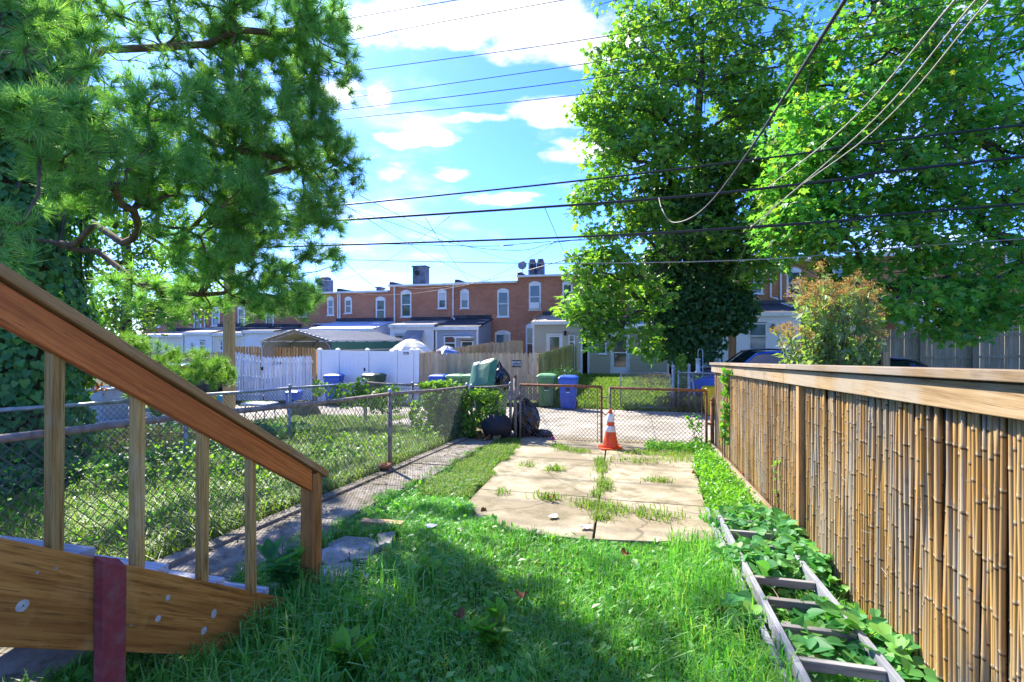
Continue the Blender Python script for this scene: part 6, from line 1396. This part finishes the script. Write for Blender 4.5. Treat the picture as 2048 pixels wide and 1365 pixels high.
stm.build('stems', M['twig'], bush); LP = np.array(LP); LA = np.array(LA)
V, Fs = leaves(LP, LA, unit(np.array([0, 0, 1.0]) + rdir(len(LP)) * .6), RNG.uniform(.08, .17, len(LP)), T_LANCE, RNG.uniform(.12, .22, len(LP))); mesh_np('leaves', V, Fs, M['bush'], bush)
hd = np.repeat(np.array(heads), 60, 0) + RNG.normal(size=(len(heads) * 60, 3)) * np.array([.032, .032, .028]); V, Fs = leaves(hd, rdir(len(hd)), rdir(len(hd)), RNG.uniform(.018, .036, len(hd)), T_DIAMOND, .028); mesh_np('flower_heads', V, Fs, M['bloom'], bush)
# ---------------------------------------------------------------- lawn and weeds
def scatter(n, u0, u1, v0, v1, keep=None):
    u = RNG.uniform(u0, u1, n); v = RNG.uniform(v0, v1, n)
    if keep is not None: k = keep(u, v); u, v = u[k], v[k]
    return u, v
def wob(u, v): return .10 * np.sin(u * 7 + 2 * np.sin(v * 5)) + .07 * np.sin(v * 13 + u * 3)
def inpad(u, v, m=0.0): return in_poly(u + wob(u, v) * .5, v + wob(v, u) * .6 - m, PAD)
PV = [[tuple(pg(x, y)[:2]) for x, y in q] for q in ([(640, 1100), (690, 1074), (795, 1066), (790, 1098), (735, 1130), (735, 1155), (660, 1182), (625, 1178), (625, 1120)], [(545, 1118), (585, 1092), (595, 1122), (556, 1138)])]
def lawn_ok(u, v):
    ok = ~inpad(u, v, -.03) & (u > -2.56 + wob(u, v) * 1.1)
    for q in PV: ok &= ~(in_poly(u + wob(u, v) * .3, v + wob(v, u) * .3, q) & (RNG.uniform(size=u.shape) < .93))
    return ok
def gz_(u, v): return g(u, v) - .02 + np.sin(u * 2.3 + np.sin(v * 1.7)) * np.sin(v * 2.9 + 1.3 * np.sin(u)) * .018
LV, LF = [], []
def field(name, u, v, h, w, mat, label, lean=.7, droop=.55, cat='grass', tail=None):
    P = np.stack([u, v, gz_(u, v)], 1); V, Fs = blades(P, h, w, lean, droop); o = mesh_np(name, V, Fs, mat); o['label'] = label; o['category'] = cat; return stuff(o)
u, v = scatter(150000, -2.6, 1.2, .9, 9.0, lawn_ok)
dens = np.clip(1.25 - (v - 2.2) * .13, .35, 1); k = RNG.uniform(size=len(u)) < dens; u, v = u[k], v[k]
cl = .5 + .5 * np.sin(u * 5.1 + 3 * np.sin(v * 2.2)) * np.sin(v * 4.3 + 2 * np.sin(u * 3.1))
h = (.055 + .075 * cl * RNG.uniform(.4, 1, len(u)) + .03 * RNG.uniform(size=len(u))) * np.where(v > 5.2, .8, 1.0); w = RNG.uniform(.0035, .0075, len(u)) * np.where(v > 4.5, 1.4, 1)
field('lawn_grass', u, v, h, w, M['grass'], 'lush green crabgrass lawn in the foreground')
u, v = scatter(9000, -2.5, 1.15, 1.0, 6.0, lawn_ok); field('lawn_thatch', u, v, RNG.uniform(.03, .09, len(u)), RNG.uniform(.003, .006, len(u)), M['dry'], 'dry straw-coloured thatch among the lawn grass', 1.0, .8)
# little weeds between the blades
u, v = scatter(5200, -2.5, 1.15, 1.4, 5.5, lawn_ok); n = len(u); P = np.stack([u, v, gz_(u, v) + RNG.uniform(.02, .08, n)], 1)
V, Fs = leaves(P, unit(rdir(n) * np.array([1, 1, .3]) + np.array([0, 0, .35])), unit(np.array([0, 0, 1.0]) + rdir(n) * .4), RNG.uniform(.03, .065, n), T_DIAMOND); o = mesh_np('clover_leaves', V, Fs, M['grass']); o['label'] = 'small broad weed leaves scattered through the lawn'; o['category'] = 'weeds'; stuff(o)
# taller seeding stalks by the stairs and the ladder
u, v = scatter(1500, -1.95, -1.2, 1.3, 3.0); u2, v2_ = scatter(1800, .2, .62, 1.6, 5.0); u = np.concatenate([u, u2]); v = np.concatenate([v, v2_]); k = lawn_ok(u, v); u, v = u[k], v[k]
field('tall_grass', u, v, RNG.uniform(.14, .30, len(u)), RNG.uniform(.005, .010, len(u)), M['grass'], 'longer grass blades along the stair foot and the ladder', .9, .7)
# weeds along cracks and edges of the pad
def crack(pts, n, sp, hh): 
    P = [pg(*q)[:2] for q in pts]; out = []
    for i in range(len(P) - 1):
        m = max(4, int(n * np.linalg.norm(P[i + 1] - P[i]))); c_ = RNG.uniform(0, 1, max(3, m // 45)); s = np.clip(c_[RNG.integers(0, len(c_), m)] + RNG.normal(size=m) * .07, 0, 1)[:, None]; out.append(P[i] + (P[i + 1] - P[i]) * s + RNG.normal(size=(m, 2)) * sp * 1.25)
    return np.concatenate(out)
cr = [crack([(1200, 925), (1205, 960), (1210, 985), (1185, 1005)], 330, .035, .05), crack([(1045, 1000), (1110, 1005)], 420, .05, .05), crack([(1140, 1015), (1190, 1020), (1230, 1030)], 700, .07, .06), crack([(1250, 1030), (1300, 1040), (1360, 1045)], 420, .07, .06), crack([(1095, 945), (1130, 945)], 700, .05, .05), crack([(1290, 968), (1330, 970)], 500, .05, .04),
      crack([(1150, 905), (1165, 910)], 600, .06, .05), crack([(1040, 938), (1070, 935)], 300, .05, .04), crack([(1225, 925), (1300, 930), (1370, 925)], 300, .10, .04), crack([(1200, 1040), (1210, 1050)], 700, .05, .06), crack([(1000, 992), (1015, 996)], 300, .03, .04), crack([(1255, 910), (1380, 918)], 700, .10, .08), crack([(1110, 895), (1130, 905)], 500, .06, .05)]
cr = np.concatenate(cr); n = len(cr); P = np.stack([cr[:, 0], cr[:, 1], g(cr[:, 0], cr[:, 1]) + .03], 1); V, Fs = blades(P, RNG.uniform(.04, .10, n), RNG.uniform(.006, .012, n), 1.0, .6); o = mesh_np('crack_weeds', V, Fs, M['grassy']); o['label'] = 'tufts of grass growing in the cracks of the parking pad'; o['category'] = 'weeds'; stuff(o)
# strip of low weeds between pad and bamboo fence, and along the gate
u, v = scatter(9000, .62, 1.12, 4.9, 8.9, lambda u, v: ~inpad(u, v, .0)); u3, v3 = scatter(2600, .1, 1.1, 8.35, 9.0); u = np.concatenate([u, u3]); v = np.concatenate([v, v3]); n = len(u)
P = np.stack([u, v, g(u, v) + RNG.uniform(.0, .13, n)], 1); V, Fs = leaves(P, unit(rdir(n) + np.array([0, 0, .3])), unit(np.array([0, 0, 1.0]) + rdir(n) * .6), RNG.uniform(.025, .055, n), T_DIAMOND); o = mesh_np('edge_weeds', V, Fs, M['weed']); o['label'] = 'low leafy weeds between the pad and the bamboo fence'; o['category'] = 'weeds'; stuff(o)
u, v = scatter(7000, .6, 1.12, 4.9, 8.9, lambda u, v: ~inpad(u, v, 0)); field('edge_grass', u, v, RNG.uniform(.05, .13, len(u)), RNG.uniform(.005, .009, len(u)), M['grassy'], 'short grass along the foot of the bamboo fence')
# sunny strip of grass left of the pad
u, v = scatter(26000, -2.5, -1.55, 4.9, 9.0, lambda u, v: ~inpad(u, v, 0) & (u > -2.38 + wob(u, v) * 1.5 - .03 * (v - 5))); field('sunny_grass', u, v, RNG.uniform(.06, .15, len(u)), RNG.uniform(.005, .010, len(u)), M['grassy'], 'sunlit rough grass between the path and the parking pad', .9, .6)
# debris along the path
u, v = scatter(2600, -3.1, -2.3, 2.0, 9.0); k = RNG.uniform(size=len(u)) < np.clip((v - 1.5) / 7, .12, 1); u, v = u[k], v[k]; n = len(u); P = np.stack([u, v, g(u, v) + .045], 1); V, Fs = leaves(P, unit(rdir(n) * np.array([1, 1, .15])), unit(np.array([0, 0, 1.0]) + rdir(n) * .3), RNG.uniform(.012, .045, n), T_DIAMOND); o = mesh_np('path_litter', V, Fs, M['dry']); o['label'] = 'dry leaf crumbs and twigs strewn along the concrete path'; o['category'] = 'litter'; stuff(o)
# the weedy yard between the two chain-link fences
u, v = scatter(85000, -5.85, -3.16, 1.0, 9.9); field('yard_grass', u, v, RNG.uniform(.08, .30, len(u)), RNG.uniform(.006, .012, len(u)), M['grassy'], 'rough sunlit grass in the yard behind the long chain-link fence', .9, .6)
u, v = scatter(9000, -5.85, -3.16, 1.0, 9.6); hgt = .12 + .22 * (np.sin(u * 2.1 + v) * np.sin(v * 1.7) > .1) + .25 * ((v < 4.5)); n = len(u); P = np.stack([u, v, g(u, v) + RNG.uniform(.0, 1, n) * hgt], 1)
def sub(P, mask, mat, name, label, size, T=T_IVY, cat='weeds'):
    P = P[mask]; n = len(P); V, Fs = leaves(P, unit(rdir(n) + np.array([0, 0, .2])), unit(np.array([0, -.15, 1.0]) + rdir(n) * .6), size * RNG.uniform(.6, 1.2, n), T); o = mesh_np(name, V, Fs, M[mat]); o['label'] = label; o['category'] = cat; return stuff(o)
sub(P, (v >= 4.0), 'vine', 'yard_weeds', 'light green leafy weeds among the sunlit grass of the neighbouring yard', .05)
sub(P, (v < 4.0) & (RNG.uniform(size=len(v)) < .45), 'weed', 'shade_weeds', 'leafy ground cover in the shaded end of the neighbouring yard', .045, T_DIAMOND)
# ivy ground cover beyond, under the pine
u, v = scatter(14000, -9.5, -5.95, 1.5, 8.5); n = len(u); P = np.stack([u, v, g(u, v) + RNG.uniform(0, .28, n)], 1); sub(P, np.ones(n, bool), 'ivy', 'ivy_ground_cover', 'dark ivy carpeting the ground beneath the pine', .10, cat='ivy')
# grass in the far yard, and by the alley edge
u, v = scatter(26000, U(1165, 20) - 1, 4.5, 16.15, 27.6); field('far_yard_grass', u, v, RNG.uniform(.07, .2, len(u)), RNG.uniform(.015, .03, len(u)), M['grassy'], 'bright grass of the yard across the alley in front of the storm door', .8, .5)
u, v = scatter(7000, -9.5, -5.95, 9.3, 12.5); field('alley_edge_grass', u, v, RNG.uniform(.07, .2, len(u)), RNG.uniform(.012, .02, len(u)), M['grassy'], 'rough grass beyond the far chain-link fence', .8, .5)
# ---------------------------------------------------------------- vines
def vine(label, blobs, mat, size, T=T_HEART, name='vine', cat='vine', base=None, stems=6):
    P = blob_pts(blobs); n = len(P); b = pD(*blobs[0][:3]); b[2] = float(g(b[0], b[1])); t = thing(name, label, cat, tuple(b))
    zmin = g(P[:, 0], P[:, 1]) + .01; P[:, 2] = np.maximum(P[:, 2], zmin)
    V, Fs = leaves(P, unit(rdir(n) + np.array([0, -.2, -.3])), unit(np.array([0, -.5, .7]) + rdir(n) * .7), size * RNG.uniform(.55, 1.25, n), T); mesh_np('leaves', V, Fs, M[mat], t)
    sm = MB()
    for k in range(stems):
        q = P[RNG.integers(0, n, 4)]; q = q[np.argsort(q[:, 2])]; a = np.array([q[0][0], q[0][1], float(g(q[0][0], q[0][1])) - .02]); sm.tube([a] + list(q), .005, 4)
    sm.build('stems', M['twig'], t); return t
vine('bright green vine heaped over the fence corner beside the overgrown bin', [(915, 850, 9.35, 45, 45, .25, 1100), (895, 800, 9.4, 55, 28, .25, 620), (960, 790, 9.4, 45, 14, .2, 260), (985, 830, 9.35, 25, 40, .12, 150), (1000, 860, 9.3, 14, 25, .1, 70)], 'vine', .062)
vine('sunlit vine climbing the alley fence of the weedy yard', [(770, 800, 9.9, 50, 30, .2, 420), (690, 790, 10.3, 35, 28, .2, 240), (725, 780, 10.4, 14, 30, .1, 130), (640, 775, 10.6, 20, 18, .12, 80), (850, 830, 9.4, 35, 40, .25, 360), (880, 770, 9.5, 45, 9, .15, 200)], 'vine', .065)
vine('thin vine hanging down the sunlit end of the bamboo fence', [tuple([1452, y, 7.05, 12, 16, .04, 34]) for y in (755, 785, 815, 845, 875)] + [(1475, 745, 6.5, 18, 7, .04, 22)], 'weed', .06, stems=4)
vine('single strand of vine on the middle of the bamboo fence', [tuple([1552 + k * 2, 925 + k * 26, 4.5, 7, 12, .02, 6]) for k in range(6)], 'weed', .065, T_LANCE, stems=2)
def ground_vine(label, spots, mat, size, hmax):
    """leaves lying over things: (px, py on the ground, radius in metres, count)"""
    P = []
    for px, py, r, n in spots:
        c = pg(px, py); a = RNG.uniform(0, 6.28, n); q = r * np.sqrt(RNG.uniform(0, 1, n)); u = c[0] + q * np.cos(a); v = c[1] + 1.3 * q * np.sin(a); P.append(np.stack([u, v, g(u, v) + hmax * RNG.uniform(.25, 1, n) * (1 - .5 * (q / r) ** 2)], 1))
    P = np.concatenate(P); P = P[P[:, 0] < UB - .06]; n = len(P); b = P[0].copy(); b[2] = float(g(b[0], b[1])); t = thing('vine', label, 'vine', tuple(b))
    V, Fs = leaves(P, unit(rdir(n) * np.array([1, 1, .5]) + np.array([-.1, -.3, -.1])), unit(np.array([-.1, -.25, 1.0]) + rdir(n) * .45), size * RNG.uniform(.55, 1.25, n), T_HEART); mesh_np('leaves', V, Fs, M[mat], t)
    sm = MB()
    for k in range(14):
        q = P[RNG.integers(0, n, 3)]; q = q[np.argsort(q[:, 1])]; sm.tube([np.array([q[0][0], q[0][1], float(g(q[0][0], q[0][1])) - .02])] + [x - np.array([0, 0, .03]) for x in q], .003, 4)
    sm.build('stems', M['twig'], t); return t
ground_vine('heart-leaved vine smothering the middle of the ladder', [(1570, 1100, .26, 330), (1600, 1150, .26, 360), (1540, 1075, .24, 220), (1650, 1180, .16, 110), (1490, 1140, .2, 150), (1500, 1060, .22, 180), (1460, 1075, .15, 80), (1545, 1170, .14, 80), (1620, 1115, .2, 110)], 'heart', .066, .22)
ground_vine('large-leaved vine over the near end of the ladder', [(1690, 1310, .22, 130), (1650, 1260, .14, 46), (1770, 1340, .22, 110), (1610, 1350, .13, 36), (1480, 1260, .12, 30), (1760, 1280, .14, 40), (1540, 1190, .10, 24), (1500, 1160, .12, 40), (1840, 1370, .2, 60)], 'heart', .080, .19)
vine('pale vine wrapped on the galvanised posts across the alley', [(1362, 760, 16.3, 14, 45, .3, 380), (1362, 720, 16.3, 10, 14, .2, 80)], 'vine', .09)
vine('straggly weed growing up beside the dark gate post', [(1392, 850, 8.8, 12, 25, .08, 40), (1400, 890, 8.7, 25, 16, .12, 120), (1378, 845, 8.85, 5, 18, .04, 14)], 'weed', .05)
def brush(label, blobs, mat='dry', size=.16, name='brush_heap', w=.05):
    P = blob_pts(blobs); n = len(P); b = pD(*blobs[0][:3]); b[2] = float(g(b[0], b[1])); t = thing(name, label, 'brush', tuple(b)); P[:, 2] = np.maximum(P[:, 2], g(P[:, 0], P[:, 1]))
    V, Fs = leaves(P, unit(rdir(n) + np.array([0, 0, .3])), rdir(n), size * RNG.uniform(.5, 1.3, n), T_LANCE, w); mesh_np('twigs', V, Fs, M[mat], t); return t
brush('tangled dry brush heap at the alley edge below the vine-wrapped posts', [(1372, 800, 15.8, 45, 22, .5, 700), (1335, 805, 16.0, 30, 14, .4, 240)])
brush('grey pile of cut brush behind the low wire gate', [(1315, 762, 18.5, 50, 14, .7, 500)], 'dry', .2)
brush('heap of coiled hose and brush behind the green and blue bins', [(1125, 750, 17.0, 38, 14, .5, 420)], 'ivytree', .18)
brush('brown dead brush in the shaded weedy yard behind the stairs', [(280, 880, 7.0, 90, 22, .6, 900), (430, 862, 8.0, 60, 14, .5, 400)], 'dry', .12, w=.02)
brush('bright dark-leaved clutter of plants under the bird feeder', [(1405, 770, 17.6, 25, 16, .5, 300)], 'heart', .16, name='potted_plants', w=.12)
# ---------------------------------------------------------------- broadleaf weeds standing in the lawn
def plant(label, px, py, H, n, size, mat='weed', spread=.5, name='broadleaf_weed'):
    q = pg(px, py); t = thing(name, label, 'plant', tuple(q)); st = MB(); LP = []; LA = []
    for s in range(4):
        a = s * 1.57 + RNG.uniform(0, 1); tip = q + np.array([math.cos(a) * H * spread * .6, math.sin(a) * H * spread * .6, H * RNG.uniform(.7, 1)]); mid = q + (tip - q) * .5 + np.array([0, 0, .03]); st.tube([q - np.array([0, 0, .02]), mid, tip], [.005, .004, .002], 5)
        for k in range(n):
            s_ = RNG.uniform(.2, 1.0); b = q + (tip - q) * s_; an = RNG.uniform(0, 6.28); LP.append(b); LA.append((math.cos(an), math.sin(an), RNG.uniform(.1, .8) + (.7 if s_ > .85 else 0)))
    st.build('stems', M['stone'], t); LP = np.array(LP); LA = unit(np.array(LA)); V, Fs = leaves(LP, LA, unit(np.array([0, 0, 1.0]) + rdir(len(LP)) * .25), size * RNG.uniform(.6, 1.1, len(LP)), T_HEART, size * .62); mesh_np('leaves', V, Fs, M[mat], t); return t
plant('upright bright green broadleaf weed standing alone in the middle of the lawn', 985, 1305, .20, 11, .105); plant('bright broadleaf weed in the lawn in front of the stair stringer', 700, 1352, .18, 12, .105)
plant('dark green broadleaf weed at the foot of the stair newel', 568, 1185, .28, 12, .13, 'heart'); plant('small broadleaf weed in the lawn near the broken paving', 858, 1165, .15, 9, .085); plant('low broadleaf weed between the stairs and the middle of the lawn', 757, 1258, .12, 8, .075)
of = thing('orange_flowers', 'small cluster of orange flowers hanging beside the grey metal box', 'flowers', tuple(pD(198, 775, 7.2))); q = pD(198, 775, 7.2); V, Fs = leaves(q + RNG.normal(size=(60, 3)) * np.array([.10, .05, .05]), rdir(60), rdir(60), .05, T_DIAMOND); stuff(mesh_np('petals', V, Fs, M['orangeflower'], of))
MB().tube([q + np.array([-.9, 0, .5]), q + np.array([-.4, 0, .25]), q], .006, 5).build('stem', M['twig'], of)
